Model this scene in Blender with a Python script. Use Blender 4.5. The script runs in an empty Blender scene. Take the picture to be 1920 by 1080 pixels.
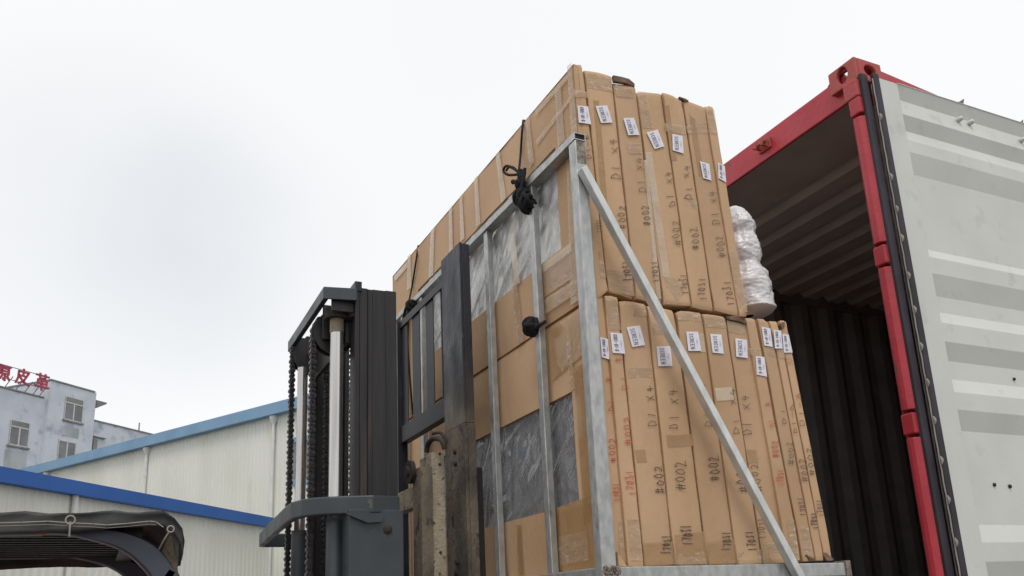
import bpy, bmesh, math, random
from mathutils import Vector, Matrix, noise
random.seed(7)
S = bpy.context.scene
COL = S.collection
rad = math.radians
H = 1.6                                    # eye height above the yard
# ------------------------------------------------------------------ camera
F = 1600.0; CX = 960.0; CY = 720.0         # focal length and principal point in photo pixels (1920 wide)
RR = ((0.90142662, -0.43075303, -0.04338062),
      (0.07514847, 0.2543633, -0.96418464),
      (0.42635989, 0.86588171, 0.26166028))
cam = bpy.data.cameras.new('camera'); co = bpy.data.objects.new('camera', cam); COL.objects.link(co)
cam.sensor_width = 36; cam.lens = F / 1920 * 36; cam.shift_y = (CY - 540) / 1920
cam.clip_start = .05; cam.clip_end = 3000
m = Matrix(((RR[0][0], -RR[1][0], -RR[2][0], 0), (RR[0][1], -RR[1][1], -RR[2][1], 0),
            (RR[0][2], -RR[1][2], -RR[2][2], H), (0, 0, 0, 1)))
co.matrix_world = m
S.camera = co
# ------------------------------------------------------------------ world, sun, exposure
SUN_EL, SUN_AZ = 58, 205
S.view_settings.view_transform = 'Standard'; S.view_settings.look = 'None'
S.view_settings.exposure = 0.3; S.view_settings.gamma = 1
W = bpy.data.worlds.new('World'); S.world = W; W.use_nodes = True
nt = W.node_tree; N = nt.nodes; L = nt.links; N.clear()
out = N.new('ShaderNodeOutputWorld'); bg = N.new('ShaderNodeBackground'); L.new(bg.outputs[0], out.inputs[0])
sky = N.new('ShaderNodeTexSky'); sky.sky_type = 'NISHITA'; sky.sun_disc = False
sky.sun_elevation = rad(SUN_EL); sky.sun_rotation = rad(SUN_AZ)
tc = N.new('ShaderNodeTexCoord')
def vmath(op, a, b=None):
    n = N.new('ShaderNodeVectorMath'); n.operation = op
    L.new(a, n.inputs[0])
    if b is not None:
        if isinstance(b, tuple): n.inputs[1].default_value = b
        else: L.new(b, n.inputs[1])
    return n
def fmath(op, a, b=None, clamp=False):
    n = N.new('ShaderNodeMath'); n.operation = op; n.use_clamp = clamp
    for i, x in enumerate((a, b)):
        if x is None: continue
        if isinstance(x, (int, float)): n.inputs[i].default_value = x
        else: L.new(x, n.inputs[i])
    return n.outputs[0]
nz = N.new('ShaderNodeTexNoise'); nz.inputs['Scale'].default_value = 3.4; nz.inputs['Detail'].default_value = 6
nz.inputs['Roughness'].default_value = .45
L.new(tc.outputs['Generated'], nz.inputs['Vector'])
def skydot(d):
    v = vmath('NORMALIZE', tc.outputs['Generated'])
    q = vmath('DOT_PRODUCT', v.outputs[0], d)
    return q.outputs['Value']
def raydir(u, v):
    a, b = (u - CX) / F, (v - CY) / F
    d = Vector([RR[0][k] * a + RR[1][k] * b + RR[2][k] for k in range(3)]); return d
def blob(px, py, r0, gain):                 # a soft cloud bank round one direction of the sky
    d = raydir(px, py).normalized()
    x = skydot(tuple(d)); n = N.new('ShaderNodeMapRange'); n.interpolation_type = 'SMOOTHSTEP'
    L.new(x, n.inputs['Value']); n.inputs['From Min'].default_value = math.cos(rad(r0)); n.inputs['From Max'].default_value = 1.0
    n.inputs['To Min'].default_value = 0; n.inputs['To Max'].default_value = gain
    return n.outputs['Result']
bl = fmath('ADD', fmath('ADD', blob(190, 430, 14, .22), blob(440, 480, 11, .14)), blob(900, 60, 26, .07))
k = fmath('MULTIPLY', bl, fmath('ADD', fmath('MULTIPLY', nz.outputs['Fac'], 1.7), .15), True)
mx = N.new('ShaderNodeMix'); mx.data_type = 'RGBA'
L.new(k, mx.inputs[0]); mx.inputs[6].default_value = (.825, .828, .832, 1); mx.inputs[7].default_value = (.50, .53, .57, 1)
sk = N.new('ShaderNodeVectorMath'); sk.operation = 'SCALE'; L.new(sky.outputs[0], sk.inputs[0]); sk.inputs['Scale'].default_value = .10
m2 = N.new('ShaderNodeMix'); m2.data_type = 'RGBA'; m2.inputs[0].default_value = .06
L.new(mx.outputs[2], m2.inputs[6]); L.new(sk.outputs[0], m2.inputs[7])
L.new(m2.outputs[2], bg.inputs[0]); bg.inputs[1].default_value = 1.0
sl = bpy.data.lights.new('sun', 'SUN'); sl.energy = 1.0; sl.angle = rad(22); sl.color = (1, .97, .93)
so = bpy.data.objects.new('sun', sl); COL.objects.link(so)
# the sun stands behind the camera, left of it, high
az = rad(SUN_AZ); el = rad(SUN_EL)
sd = Vector((math.sin(az) * math.cos(el), math.cos(az) * math.cos(el), math.sin(el)))
so.rotation_euler = sd.to_track_quat('Z', 'Y').to_euler()

# ------------------------------------------------------------------ measuring helpers (photo pixel -> point of a known vertical or level plane)
def onX(u, v, x): d = raydir(u, v); t = x / d.x; return Vector((x, d.y * t, d.z * t + H))
def onY(u, v, y): d = raydir(u, v); t = y / d.y; return Vector((d.x * t, y, d.z * t + H))
def onP(u, v, p, n):
    d = raydir(u, v); o = Vector((0, 0, H)); n = Vector(n); t = (Vector(p) - o).dot(n) / d.dot(n); return o + d * t

# ------------------------------------------------------------------ materials
def mat(name, col, rough=.6, metal=0, col2=None, scale=6, lo=.4, hi=.65, bump=0, bscale=60, stretch=(1, 1, 1),
        spot=None, spot_scale=12, spot_lo=.62, spot_hi=.72, rand=0, detail=5, alpha=1, trans=0, coat=0, rvar=0, wave=None, zmix=None):
    M = bpy.data.materials.new(name); M.use_nodes = True; t = M.node_tree; n = t.nodes; l = t.links
    b = n['Principled BSDF']; b.inputs['Roughness'].default_value = rough; b.inputs['Metallic'].default_value = metal
    b.inputs['Coat Weight'].default_value = coat
    g = n.new('ShaderNodeNewGeometry'); mp = n.new('ShaderNodeMapping'); mp.inputs['Scale'].default_value = stretch
    l.new(g.outputs['Position'], mp.inputs[0])
    def nzt(s, d=5):
        q = n.new('ShaderNodeTexNoise'); q.inputs['Scale'].default_value = s; q.inputs['Detail'].default_value = d
        l.new(mp.outputs[0], q.inputs['Vector']); return q.outputs['Fac']
    def ramp(x, a, c):
        q = n.new('ShaderNodeMapRange'); l.new(x, q.inputs[0]); q.inputs[1].default_value = a; q.inputs[2].default_value = c; return q.outputs[0]
    cur = None
    def mixc(f, a, c):
        q = n.new('ShaderNodeMix'); q.data_type = 'RGBA'
        if isinstance(f, float): q.inputs[0].default_value = f
        else: l.new(f, q.inputs[0])
        for i, x in ((6, a), (7, c)):
            if isinstance(x, tuple): q.inputs[i].default_value = (*x, 1)
            else: l.new(x, q.inputs[i])
        return q.outputs[2]
    cur = mixc(ramp(nzt(scale, detail), lo, hi), col, col2 or tuple(c * .8 for c in col))
    if spot: cur = mixc(ramp(nzt(spot_scale), spot_lo, spot_hi), cur, spot)
    if zmix:                               # dried mud splashed up to a ragged height
        sx_ = n.new('ShaderNodeSeparateXYZ'); l.new(g.outputs['Position'], sx_.inputs[0]); ad = n.new('ShaderNodeMath'); ad.operation = 'MULTIPLY_ADD'
        l.new(nzt(7), ad.inputs[0]); ad.inputs[1].default_value = -.5; l.new(sx_.outputs[2], ad.inputs[2])
        cur = mixc(ramp(ad.outputs[0], zmix[0] - .25, zmix[1] - .25), mixc(ramp(nzt(5), .38, .6), zmix[2], zmix[3]), cur)
    if rand:
        oi = n.new('ShaderNodeObjectInfo'); hs = n.new('ShaderNodeHueSaturation')
        q = n.new('ShaderNodeMapRange'); l.new(oi.outputs['Random'], q.inputs[0]); q.inputs[3].default_value = 1 - rand; q.inputs[4].default_value = 1 + rand
        l.new(q.outputs[0], hs.inputs['Value']); l.new(cur, hs.inputs['Color']); cur = hs.outputs[0]
    l.new(cur, b.inputs['Base Color'])
    if rvar:
        q = n.new('ShaderNodeMapRange'); l.new(nzt(scale * 2.3), q.inputs[0]); q.inputs[1].default_value = .3; q.inputs[2].default_value = .7
        q.inputs[3].default_value = rough - rvar; q.inputs[4].default_value = rough + rvar; l.new(q.outputs[0], b.inputs['Roughness'])
    if bump:
        bp = n.new('ShaderNodeBump'); bp.inputs['Strength'].default_value = bump; bp.inputs['Distance'].default_value = .01
        hgt = nzt(bscale)
        if wave:
            wv = n.new('ShaderNodeTexWave'); wv.inputs['Scale'].default_value = wave[0]; wv.bands_direction = wave[1]
            wv.inputs['Distortion'].default_value = wave[2]; wv.inputs['Detail'].default_value = 3; wv.inputs['Detail Scale'].default_value = wave[3]
            l.new(g.outputs['Position'], wv.inputs['Vector'])
            ad = n.new('ShaderNodeMath'); ad.operation = 'ADD'; l.new(hgt, ad.inputs[0]); l.new(wv.outputs['Fac'], ad.inputs[1]); hgt = ad.outputs[0]
        l.new(hgt, bp.inputs['Height']); l.new(bp.outputs[0], b.inputs['Normal'])
    if alpha < 1: b.inputs['Alpha'].default_value = alpha
    if trans: b.inputs['Transmission Weight'].default_value = trans
    return M
CARD = mat('cardboard', (.54, .35, .205), .72, 0, (.455, .285, .155), 2.5, bump=.25, bscale=45, rand=.09, spot=(.49, .315, .175), spot_scale=7, stretch=(1, 1, .45))
CARDD = mat('cardboard_torn', (.20, .12, .075), .85, 0, (.10, .055, .035), 30, bump=.5, bscale=60)
TAPE = mat('clear_tape', (.58, .41, .26), .2, 0, (.50, .34, .20), 12, alpha=.5, bump=.55, bscale=26, coat=.5, rvar=.1, stretch=(1, 1, 2.2), spot=(.72, .60, .46), spot_scale=30, spot_lo=.6, spot_hi=.66)
TAPEP = mat('pale_tape', (.72, .60, .46), .3, 0, (.62, .47, .32), 9, alpha=.6, bump=.4, bscale=30, coat=.3, rvar=.1)
TAPEA = mat('amber_tape', (.46, .27, .11), .22, 0, (.40, .23, .09), 8, alpha=.6, bump=.4, bscale=22, coat=.5, rvar=.08, spot=(.56, .36, .17), spot_scale=20, spot_lo=.6)
FILM = mat('plastic_film', (.60, .59, .56), .25, 0, (.42, .415, .40), 5, bump=.35, bscale=10, coat=.6, rvar=.12, stretch=(1, 3.2, 1.5), spot=(.66, .66, .64), spot_scale=16, spot_lo=.58, spot_hi=.66, wave=(5, 'DIAGONAL', 7, .8))
FILMD = mat('film_over_mesh', (.25, .25, .255), .25, 0, (.16, .16, .165), 8, bump=.45, bscale=9, coat=.7, rvar=.1, stretch=(1, 2.2, 1.2), spot=(.34, .34, .35), spot_scale=8, spot_lo=.54, spot_hi=.68, wave=(42, 'DIAGONAL', 2.5, 1))
PAPER = mat('label_paper', (.76, .74, .80), .6, 0, (.70, .68, .75), 20, bump=.05)
INK = mat('black_marker', (.07, .05, .05), .6, 0, (.14, .09, .07), 60)
INKR = mat('red_marker', (.62, .07, .04), .6)
PRINT = mat('printed_ink', (.20, .18, .23), .6)
GALV = mat('galvanised_steel', (.47, .475, .46), .42, .62, (.34, .35, .345), 38, lo=.35, hi=.65, bump=.12, bscale=90, rvar=.12, spot=(.22, .20, .17), spot_scale=14, spot_lo=.66, spot_hi=.76, stretch=(1, 1, .5))
GALVD = mat('tube_hollow_shade', (.018, .014, .012), .9, 0, (.04, .03, .025), 30)  # near-black colour standing for the shade inside the open rail tube
GALVB = mat('bright_galvanised_steel', (.66, .67, .65), .38, .35, (.54, .55, .54), 30, lo=.35, hi=.65, bump=.1, bscale=80, rvar=.1, stretch=(1, 1, .4))
WELD = mat('weld_grime', (.16, .12, .09), .7, .3, (.33, .30, .26), 45, bump=.5, bscale=120)
ROPE = mat('black_rope', (.008, .008, .011), .95, 0, (.018, .018, .022), 90, bump=.9, bscale=220)
BLACK = mat('mast_black_steel', (.034, .031, .031), .42, .35, (.018, .017, .018), 5, lo=.3, hi=.7, stretch=(9, 9, .35), rvar=.1, bump=.12, bscale=40, spot=(.10, .055, .035), spot_scale=3, spot_lo=.66, spot_hi=.8)
SLATE = mat('slate_paint', (.044, .054, .060), .45, .05, (.030, .037, .042), 4, bump=.08, bscale=60, rvar=.08, spot=(.10, .085, .07), spot_scale=16, spot_lo=.68, spot_hi=.74)
NAVY = mat('guard_paint', (.026, .028, .038), .4, .2, (.015, .016, .021), 5, bump=.1, bscale=50, rvar=.1, spot=(.085, .065, .055), spot_scale=13, spot_lo=.66, spot_hi=.73)
PLATE = mat('mud_splashed_guard_plate', (.028, .030, .042), .5, .1, (.015, .016, .021), 5, bump=.25, bscale=60, rvar=.12, spot=(.085, .065, .05), spot_scale=13, spot_lo=.66, spot_hi=.73, stretch=(1, 1, .55), zmix=(.72 + H, 1.08 + H, (.19, .155, .11), (.055, .048, .04)))
BARS = mat('backrest_black_paint', (.010, .010, .014), .5, .1, (.018, .018, .024), 6, bump=.1, bscale=60)
MUD = mat('dried_mud_on_steel', (.19, .155, .11), .8, .1, (.055, .048, .04), 5, lo=.38, hi=.6, bump=.6, bscale=70, spot=(.035, .03, .03), spot_scale=22, spot_lo=.6, spot_hi=.68, stretch=(1, 1, .55))
MUDL = mat('tan_dusty_steel', (.33, .28, .20), .8, .05, (.22, .185, .13), 16, bump=.5, bscale=90, spot=(.09, .07, .055), spot_scale=40, spot_lo=.6, spot_hi=.66)
RUST = mat('rusty_iron', (.055, .042, .036), .8, .3, (.035, .027, .024), 14, bump=.4, bscale=70)
CHROME = mat('chromed_rod', (.60, .58, .56), .2, .9, (.42, .40, .385), 8, stretch=(7, 7, .15), rvar=.03)
CHAIN = mat('greasy_chain', (.040, .034, .036), .36, .5, (.018, .015, .015), 60, bump=.3, bscale=150)
YELLOW = mat('yellow_cap', (.55, .60, .05), .5)
RED = mat('container_red_paint', (.46, .032, .048), .45, 0, (.36, .024, .035), 4, lo=.35, hi=.7, bump=.25, bscale=30, rvar=.08, spot=(.17, .06, .04), spot_scale=17, spot_lo=.64, spot_hi=.72)
REDW = mat('weathered_casting_red', (.42, .055, .06), .6, 0, (.36, .085, .06), 7, bump=.3, bscale=50, spot=(.25, .10, .05), spot_scale=9, spot_lo=.56, spot_hi=.7)
CREAMW = mat('door_inner_paint', (.60, .605, .57), .5, 0, (.56, .565, .53), 3, bump=.06, bscale=70, rvar=.07, spot=(.47, .47, .44), spot_scale=9, spot_lo=.62, spot_hi=.78)
INNER = mat('container_inner_paint_shaded', (.19, .205, .20), .6, 0, (.15, .165, .16), 4, bump=.05, bscale=40)  # inner paint for the walls, interior shade darkened into the colour
RUBBER = mat('gasket_rubber', (.014, .012, .016), .65, 0, (.034, .028, .04), 9, bump=.2, bscale=40, stretch=(1, 1, .4))
INNERR = mat('container_inner_paint_lit', (.50, .51, .50), .55, 0, (.43, .44, .43), 4, bump=.05, bscale=40)  # same inner paint, lighter copy: the ceiling's light is put into the colour
PLY = mat('plywood_floor', (.10, .08, .06), .7, 0, (.07, .055, .04), 5, stretch=(.3, 4, 1))
BAG = mat('white_woven_plastic', (.70, .68, .69), .42, 0, (.56, .54, .55), 14, bump=.35, bscale=18, coat=.3, rvar=.1, stretch=(1, 1, 2.2))
TARP = mat('black_tarpaulin', (.014, .0135, .014), .5, 0, (.030, .028, .027), 5, bump=.9, bscale=9, rvar=.12)
STITCH = mat('seam_thread', (.33, .30, .26), .8)
ORANGE = mat('orange_red_tag', (.62, .10, .04), .55)
PILLAR = mat('overhead_guard_paint', (.055, .065, .088), .42, .1, (.042, .05, .07), 4, bump=.06, bscale=50, rvar=.06)
SHEET = mat('cream_wall_sheet', (.70, .70, .64), .55, 0, (.64, .64, .57), .5, bump=.03, bscale=3, spot=(.62, .60, .50), spot_scale=1.3, spot_lo=.6, spot_hi=.8, stretch=(1, 1, .3))
EAVEA = mat('faded_blue_gutter', (.17, .30, .44), .6, 0, (.20, .34, .49), .6)
EAVEB = mat('bright_blue_gutter', (.006, .085, .33), .5, 0, (.010, .10, .38), .5)
ROOFM = mat('roof_sheet', (.22, .26, .30), .6)
PIPE = mat('white_pvc_pipe', (.68, .68, .66), .4, 0, (.60, .60, .57), 2)
RENDER_ = mat('pale_blue_tiled_wall', (.56, .59, .64), .75, 0, (.49, .52, .57), .6, bump=.1, bscale=3, spot=(.30, .34, .42), spot_scale=1.1, spot_lo=.55, spot_hi=.75)
STAIN = mat('water_stained_wall', (.30, .32, .32), .85, 0, (.42, .44, .46), .9, stretch=(1, 1, .35), lo=.35, hi=.6)
GLASS = mat('window_glass', (.13, .13, .14), .15, 0, (.20, .20, .21), .8)
WFRAME = mat('window_frame', (.55, .55, .52), .5)
CONC = mat('weathered_concrete', (.22, .22, .21), .8, 0, (.16, .16, .155), 1)
SIGNRED = mat('faded_sign_red', (.42, .05, .085), .6, 0, (.30, .05, .08), 1)
STEELG = mat('sign_frame_steel', (.20, .20, .22), .6)
GROUND = mat('yard_concrete', (.19, .185, .175), .85, 0, (.085, .08, .075), .7, bump=.2, bscale=12)
TYRE = mat('tyre_rubber', (.02, .02, .02), .85)
DRED = mat('hook_dark_red', (.10, .03, .045), .5)

# ------------------------------------------------------------------ mesh helpers
class MB:
    def __init__(s): s.v = []; s.f = []; s.sm = []
    def add(s, vs, fs, smooth=False):
        o = len(s.v); s.v += [Vector(v) for v in vs]
        for f in fs: s.f.append([i + o for i in f]); s.sm.append(smooth)
        return s
    def box(s, x0, x1, y0, y1, z0, z1):
        s.add([(x, y, z) for z in (z0, z1) for y in (y0, y1) for x in (x0, x1)],
              [(0, 2, 3, 1), (4, 5, 7, 6), (0, 1, 5, 4), (2, 6, 7, 3), (0, 4, 6, 2), (1, 3, 7, 5)]); return s
    def hexa(s, p):                        # 8 points: quad then the quad behind it
        s.add(p, [(0, 1, 2, 3), (7, 6, 5, 4), (0, 4, 5, 1), (1, 5, 6, 2), (2, 6, 7, 3), (3, 7, 4, 0)]); return s
    def quadbox(s, q, d):                  # quad q thickened by vector d
        d = Vector(d); q = [Vector(a) for a in q]; return s.hexa(q + [a + d for a in q])
    def bar(s, a, b, w, h, up=(0, 0, 1)):
        a = Vector(a); b = Vector(b); d = (b - a).normalized(); r = d.cross(Vector(up)).normalized(); u = r.cross(d)
        p = lambda c, i, j: c + r * (w / 2 * i) + u * (h / 2 * j)
        return s.hexa([p(a, -1, -1), p(a, 1, -1), p(a, 1, 1), p(a, -1, 1), p(b, -1, -1), p(b, 1, -1), p(b, 1, 1), p(b, -1, 1)])
    def tube(s, pts, r, n=10, cap=True, closed=False):
        pts = [Vector(p) for p in pts]; rings = []; prev = None
        rs = r if isinstance(r, (list, tuple)) else [r] * len(pts)
        for i, p in enumerate(pts):
            a = pts[i - 1] if (i > 0 or closed) else p; b = pts[(i + 1) % len(pts)] if (i < len(pts) - 1 or closed) else p
            d = (b - a).normalized()
            if prev is None: u = d.orthogonal().normalized()
            else:
                u = prev - d * prev.dot(d)
                u = u.normalized() if u.length > 1e-6 else d.orthogonal().normalized()
            prev = u; w = d.cross(u)
            rings.append([p + (u * math.cos(2 * math.pi * k / n) + w * math.sin(2 * math.pi * k / n)) * rs[i] for k in range(n)])
        vs = [q for R_ in rings for q in R_]; fs = []
        m_ = len(rings); rng = range(m_) if closed else range(m_ - 1)
        for i in rng:
            for k in range(n):
                j = (i + 1) % m_
                fs.append((i * n + k, i * n + (k + 1) % n, j * n + (k + 1) % n, j * n + k))
        s.add(vs, fs, True)
        if cap and not closed:
            s.add(rings[0], [tuple(range(n))[::-1]]); s.add(rings[-1], [tuple(range(n))])
        return s
    def cyl(s, a, b, r, n=20): return s.tube([a, b], r, n)
    def prism(s, prof, a, b):              # profile points (3-D at a), translated to b
        a = Vector(a); b = Vector(b); n = len(prof); p = [Vector(q) + a for q in prof]; q = [Vector(x) + b for x in prof]
        s.add(p + q, [(i, (i + 1) % n, n + (i + 1) % n, n + i) for i in range(n)] + [tuple(range(n))[::-1], tuple(range(n, 2 * n))]); return s
    def ribbon(s, pts, w, nrm, lift=0):
        nrm = Vector(nrm).normalized(); pts = [Vector(p) + nrm * lift for p in pts]
        for a, b in zip(pts[:-1], pts[1:]):
            d = b - a
            if d.length < 1e-6: continue
            d.normalize(); r = d.cross(nrm) * (w / 2); e = d * (w * .35)
            s.add([a - e - r, b + e - r, b + e + r, a - e + r], [(0, 1, 2, 3)])
        return s
    def ringplate(s, o, U, V, Nn, w, h, ru, rv, th, n=16, cu=.5, cv=.5):   # plate w x h at corner o with an oval hole, thickness th inward (-Nn)
        o, U, V, Nn = map(Vector, (o, U, V, Nn)); c = o + U * w * cu + V * h * cv
        outer = []; inner = []
        for k in range(n):
            a = 2 * math.pi * (k + .5) / n; ca, sa = math.cos(a), math.sin(a)
            inner.append(c + U * ru * ca + V * rv * sa)
            du = (w * (1 - cu) if ca > 0 else w * cu); dv = (h * (1 - cv) if sa > 0 else h * cv)
            tt = min(du / max(abs(ca), 1e-6), dv / max(abs(sa), 1e-6)); outer.append(c + U * ca * tt + V * sa * tt)
        corners = [(0, 0), (w, 0), (w, h), (0, h)]
        for cc in corners:                 # snap the nearest outer point to each corner
            P = o + U * cc[0] + V * cc[1]; i = min(range(n), key=lambda k: (outer[k] - P).length); outer[i] = P
        back = [p - Nn * th for p in inner]; ob = [p - Nn * th for p in outer]
        vs = outer + inner + back + ob; fs = []
        for k in range(n):
            j = (k + 1) % n
            fs += [(k, j, n + j, n + k), (n + k, n + j, 2 * n + j, 2 * n + k), (2 * n + k, 2 * n + j, 3 * n + j, 3 * n + k), (3 * n + k, 3 * n + j, j, k)]
        s.add(vs, fs); return s
    def build(s, name, material, parent=None, base=None, bevel=0, smooth_angle=None):
        me = bpy.data.meshes.new(name)
        if parent is not None: off = WORLD[parent.name]
        else:
            if base is None:
                xs = [v.x for v in s.v]; ys = [v.y for v in s.v]; zs = [v.z for v in s.v]
                base = ((min(xs) + max(xs)) / 2, (min(ys) + max(ys)) / 2, min(zs))
            off = Vector(base)
        me.from_pydata([tuple(v - off) for v in s.v], [], s.f); me.update()
        for p, q in zip(me.polygons, s.sm): p.use_smooth = q
        bm = bmesh.new(); bm.from_mesh(me); bmesh.ops.recalc_face_normals(bm, faces=bm.faces); bm.to_mesh(me); bm.free()
        me.materials.append(material)
        o = bpy.data.objects.new(name, me); COL.objects.link(o)
        if parent is not None: o.parent = parent
        else: o.location = off
        WORLD[o.name] = off
        if bevel:
            md = o.modifiers.new('bevel', 'BEVEL'); md.width = bevel; md.segments = 2; md.limit_method = 'ANGLE'; md.angle_limit = rad(40)
        return o
WORLD = {}
def tag(o, label=None, cat=None, group=None, kind=None):
    if label: o['label'] = label
    if cat: o['category'] = cat
    if group: o['group'] = group
    if kind: o['kind'] = kind
    return o
def thing(name, loc, label, cat, group=None):
    o = bpy.data.objects.new(name, None); COL.objects.link(o); o.location = loc; o.empty_display_size = .2
    WORLD[o.name] = Vector(loc); return tag(o, label, cat, group)
def dup_part(o, parent, delta):            # another of the same part on the same thing, children too
    c = o.copy(); COL.objects.link(c); c.parent = parent; c.location = Vector(o.location) + Vector(delta); WORLD[c.name] = WORLD[o.name] + Vector(delta)
    for ch in o.children:
        d = ch.copy(); COL.objects.link(d); d.parent = c; WORLD[d.name] = WORLD[ch.name]
    return c
def lerp(a, b, t): return a + (b - a) * t

# ------------------------------------------------------------------ ground
g = MB(); n_ = 40
g.add([(-400, -300, 0), (600, -300, 0), (600, 700, 0), (-400, 700, 0)], [(0, 1, 2, 3)])
tag(g.build('ground', GROUND, base=(0, 0, 0)), 'concrete yard surface', kind='structure')

# ------------------------------------------------------------------ far buildings
def wall_frame(pa, pb):                     # plane through two plan points; returns p, n, direction (unit), n towards the camera
    pa = Vector((*pa, 0)); pb = Vector((*pb, 0)); d = (pb - pa).normalized(); n = Vector((d.y, -d.x, 0))
    if n.dot(pa) > 0: n = -n
    return pa, n, d
def corrugated(mb, a, b, z0, z1, n, pitch=.25, depth=.028):
    """vertical ribs along a wall sheet from a to b"""
    L_ = (b - a).length; d = (b - a) / L_; k = int(L_ / pitch); vs = []; x = 0
    prof = [(0, 0), (.42, 0), (.55, 1), (.87, 1), (1, 0)]
    pts = []
    for i in range(k):
        for (u, w) in prof[:-1]: pts.append(a + d * ((i + u) * L_ / k) + n * depth * w)
    pts.append(b)
    vs = [Vector((p.x, p.y, z0)) for p in pts] + [Vector((p.x, p.y, z1)) for p in pts]; m_ = len(pts)
    mb.add(vs, [(i, i + 1, m_ + i + 1, m_ + i) for i in range(m_ - 1)])
def downpipe(parent, p, n, ztop, zj):
    q = p + n * .12
    mb = MB(); mb.cyl((q.x, q.y, 0.0), (q.x, q.y, ztop), .085, 12)
    mb.tube([(q.x, q.y, ztop), (q.x, q.y, ztop + .22), (q.x, q.y, ztop + .3), (q.x, q.y, ztop + .42)], [.09, .2, .22, .22], 12)
    for zz in zj: mb.cyl((q.x, q.y, zz - .1), (q.x, q.y, zz + .1), .105, 12)
    mb.build('downpipe', PIPE, parent)

# warehouse with the faded blue gutter
zA = 10.5 + H
A0, A1 = Vector((-4.75, 63.9, 0)), Vector((9.1, 39.1, 0)); dA = (A1 - A0).normalized()
pA, nA, _ = wall_frame(A0[:2], A1[:2])
a0 = A0 - dA * 6; a1 = A1 + dA * 11
wa = thing('warehouse', ((a0 + a1) / 2), 'large cream warehouse with faded pale blue gutter rising behind the forklift mast', 'warehouse')
mb = MB(); corrugated(mb, a0, a1, 0, zA - .3, nA, .3, .03)
back = -nA * 24
mb.quadbox([a0 - nA * .05, a1 - nA * .05, a1 - nA * .05 + Vector((0, 0, zA - .35)), a0 - nA * .05 + Vector((0, 0, zA - .35))], back)
mb.build('wall', SHEET, wa)
mb = MB()
for (z0, z1, t0, t1) in ((zA - .52, zA + .05, .02, .42),):
    mb.quadbox([a0 + nA * t1 + Vector((0, 0, z0)), a1 + nA * t1 + Vector((0, 0, z0)), a1 + nA * t1 + Vector((0, 0, z1)), a0 + nA * t1 + Vector((0, 0, z1))], -nA * (t1 - t0))
mb.build('gutter', EAVEA, wa)
mb = MB(); mb.quadbox([a0 + Vector((0, 0, zA + .06)), a1 + Vector((0, 0, zA + .06)), a1 + back + Vector((0, 0, zA + .6)), a0 + back + Vector((0, 0, zA + .6))], (0, 0, .08)); mb.build('roof', ROOFM, wa)
for (u, v, js) in ((279, 850, (865, 890)), (517, 790, (822,)), (92, 885, ())):
    p = onP(u, v, pA, nA); top = zA - .95
    downpipe(wa, Vector((p.x, p.y, 0)), nA, top, [onP(u, j, pA, nA).z for j in js])
# ribbon window behind the mast
for (u0, u1) in ((548, 640),):
    q = [onP(u0, 832, pA, nA), onP(u1, 812, pA, nA)]; z1 = (q[0].z + q[1].z) / 2; zb = onP(575, 896, pA, nA).z
    p0 = Vector((q[0].x, q[0].y, 0)); p1 = Vector((q[1].x, q[1].y, 0))
    wn = MB(); 
    def wl(t, z, off): p = p0.lerp(p1, t) + nA * off; return Vector((p.x, p.y, z))
    wn.quadbox([wl(0, z1, .12), wl(1, z1, .12), wl(1, z1 + .25, .12), wl(0, z1 + .25, .12)], -nA * .1)
    wn.quadbox([wl(0, zb - .25, .12), wl(1, zb - .25, .12), wl(1, zb, .12), wl(0, zb, .12)], -nA * .1)
    for t in (0, .25, .5, .75, .985): wn.quadbox([wl(t, zb, .11), wl(t + .012, zb, .11), wl(t + .012, z1, .11), wl(t, z1, .11)], -nA * .08)
    fr = wn.build('window', EAVEA, wa)
    MB().quadbox([wl(0, zb, .06), wl(1, zb, .06), wl(1, z1, .06), wl(0, z1, .06)], -nA * .02).build('pane', GLASS, fr)

# low warehouse with the bright blue gutter
zB = 4.4 + H
B0, B1 = Vector((-2.47, 26.4, 0)), Vector((6.4, 37.0, 0)); dB = (B1 - B0).normalized()
pB, nB, _ = wall_frame(B0[:2], B1[:2])
b0 = B0 - dB * 14; b1 = B1 + dB * .3
wb = thing('low_warehouse', ((b0 + b1) / 2), 'low cream shed with bright royal blue gutter in front of the taller warehouse', 'warehouse')
mb = MB(); corrugated(mb, b0, b1, 0, zB - .2, nB, .3, .03); back = -nB * 9
mb.quadbox([b0 - nB * .05, b1 - nB * .05, b1 - nB * .05 + Vector((0, 0, zB - .3)), b0 - nB * .05 + Vector((0, 0, zB - .3))], back)
mb.build('wall', SHEET, wb)
mb = MB()
mb.quadbox([b0 + nB * .35 + Vector((0, 0, zB - .40)), b1 + nB * .35 + Vector((0, 0, zB - .40)), b1 + nB * .35 + Vector((0, 0, zB)), b0 + nB * .35 + Vector((0, 0, zB))], -nB * .33)
mb.build('gutter', EAVEB, wb)
mb = MB(); mb.quadbox([b0 + Vector((0, 0, zB - .05)), b1 + Vector((0, 0, zB - .05)), b1 + back + Vector((0, 0, zB + .05)), b0 + back + Vector((0, 0, zB + .05))], (0, 0, .06)); mb.build('roof', ROOFM, wb)
p = onP(136, 925, pB, nB); q = Vector((p.x, p.y, 0)) + nB * .12
MB().cyl((q.x, q.y, 0), (q.x, q.y, zB - .2), .09, 12).build('downpipe', PIPE, wb)

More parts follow.
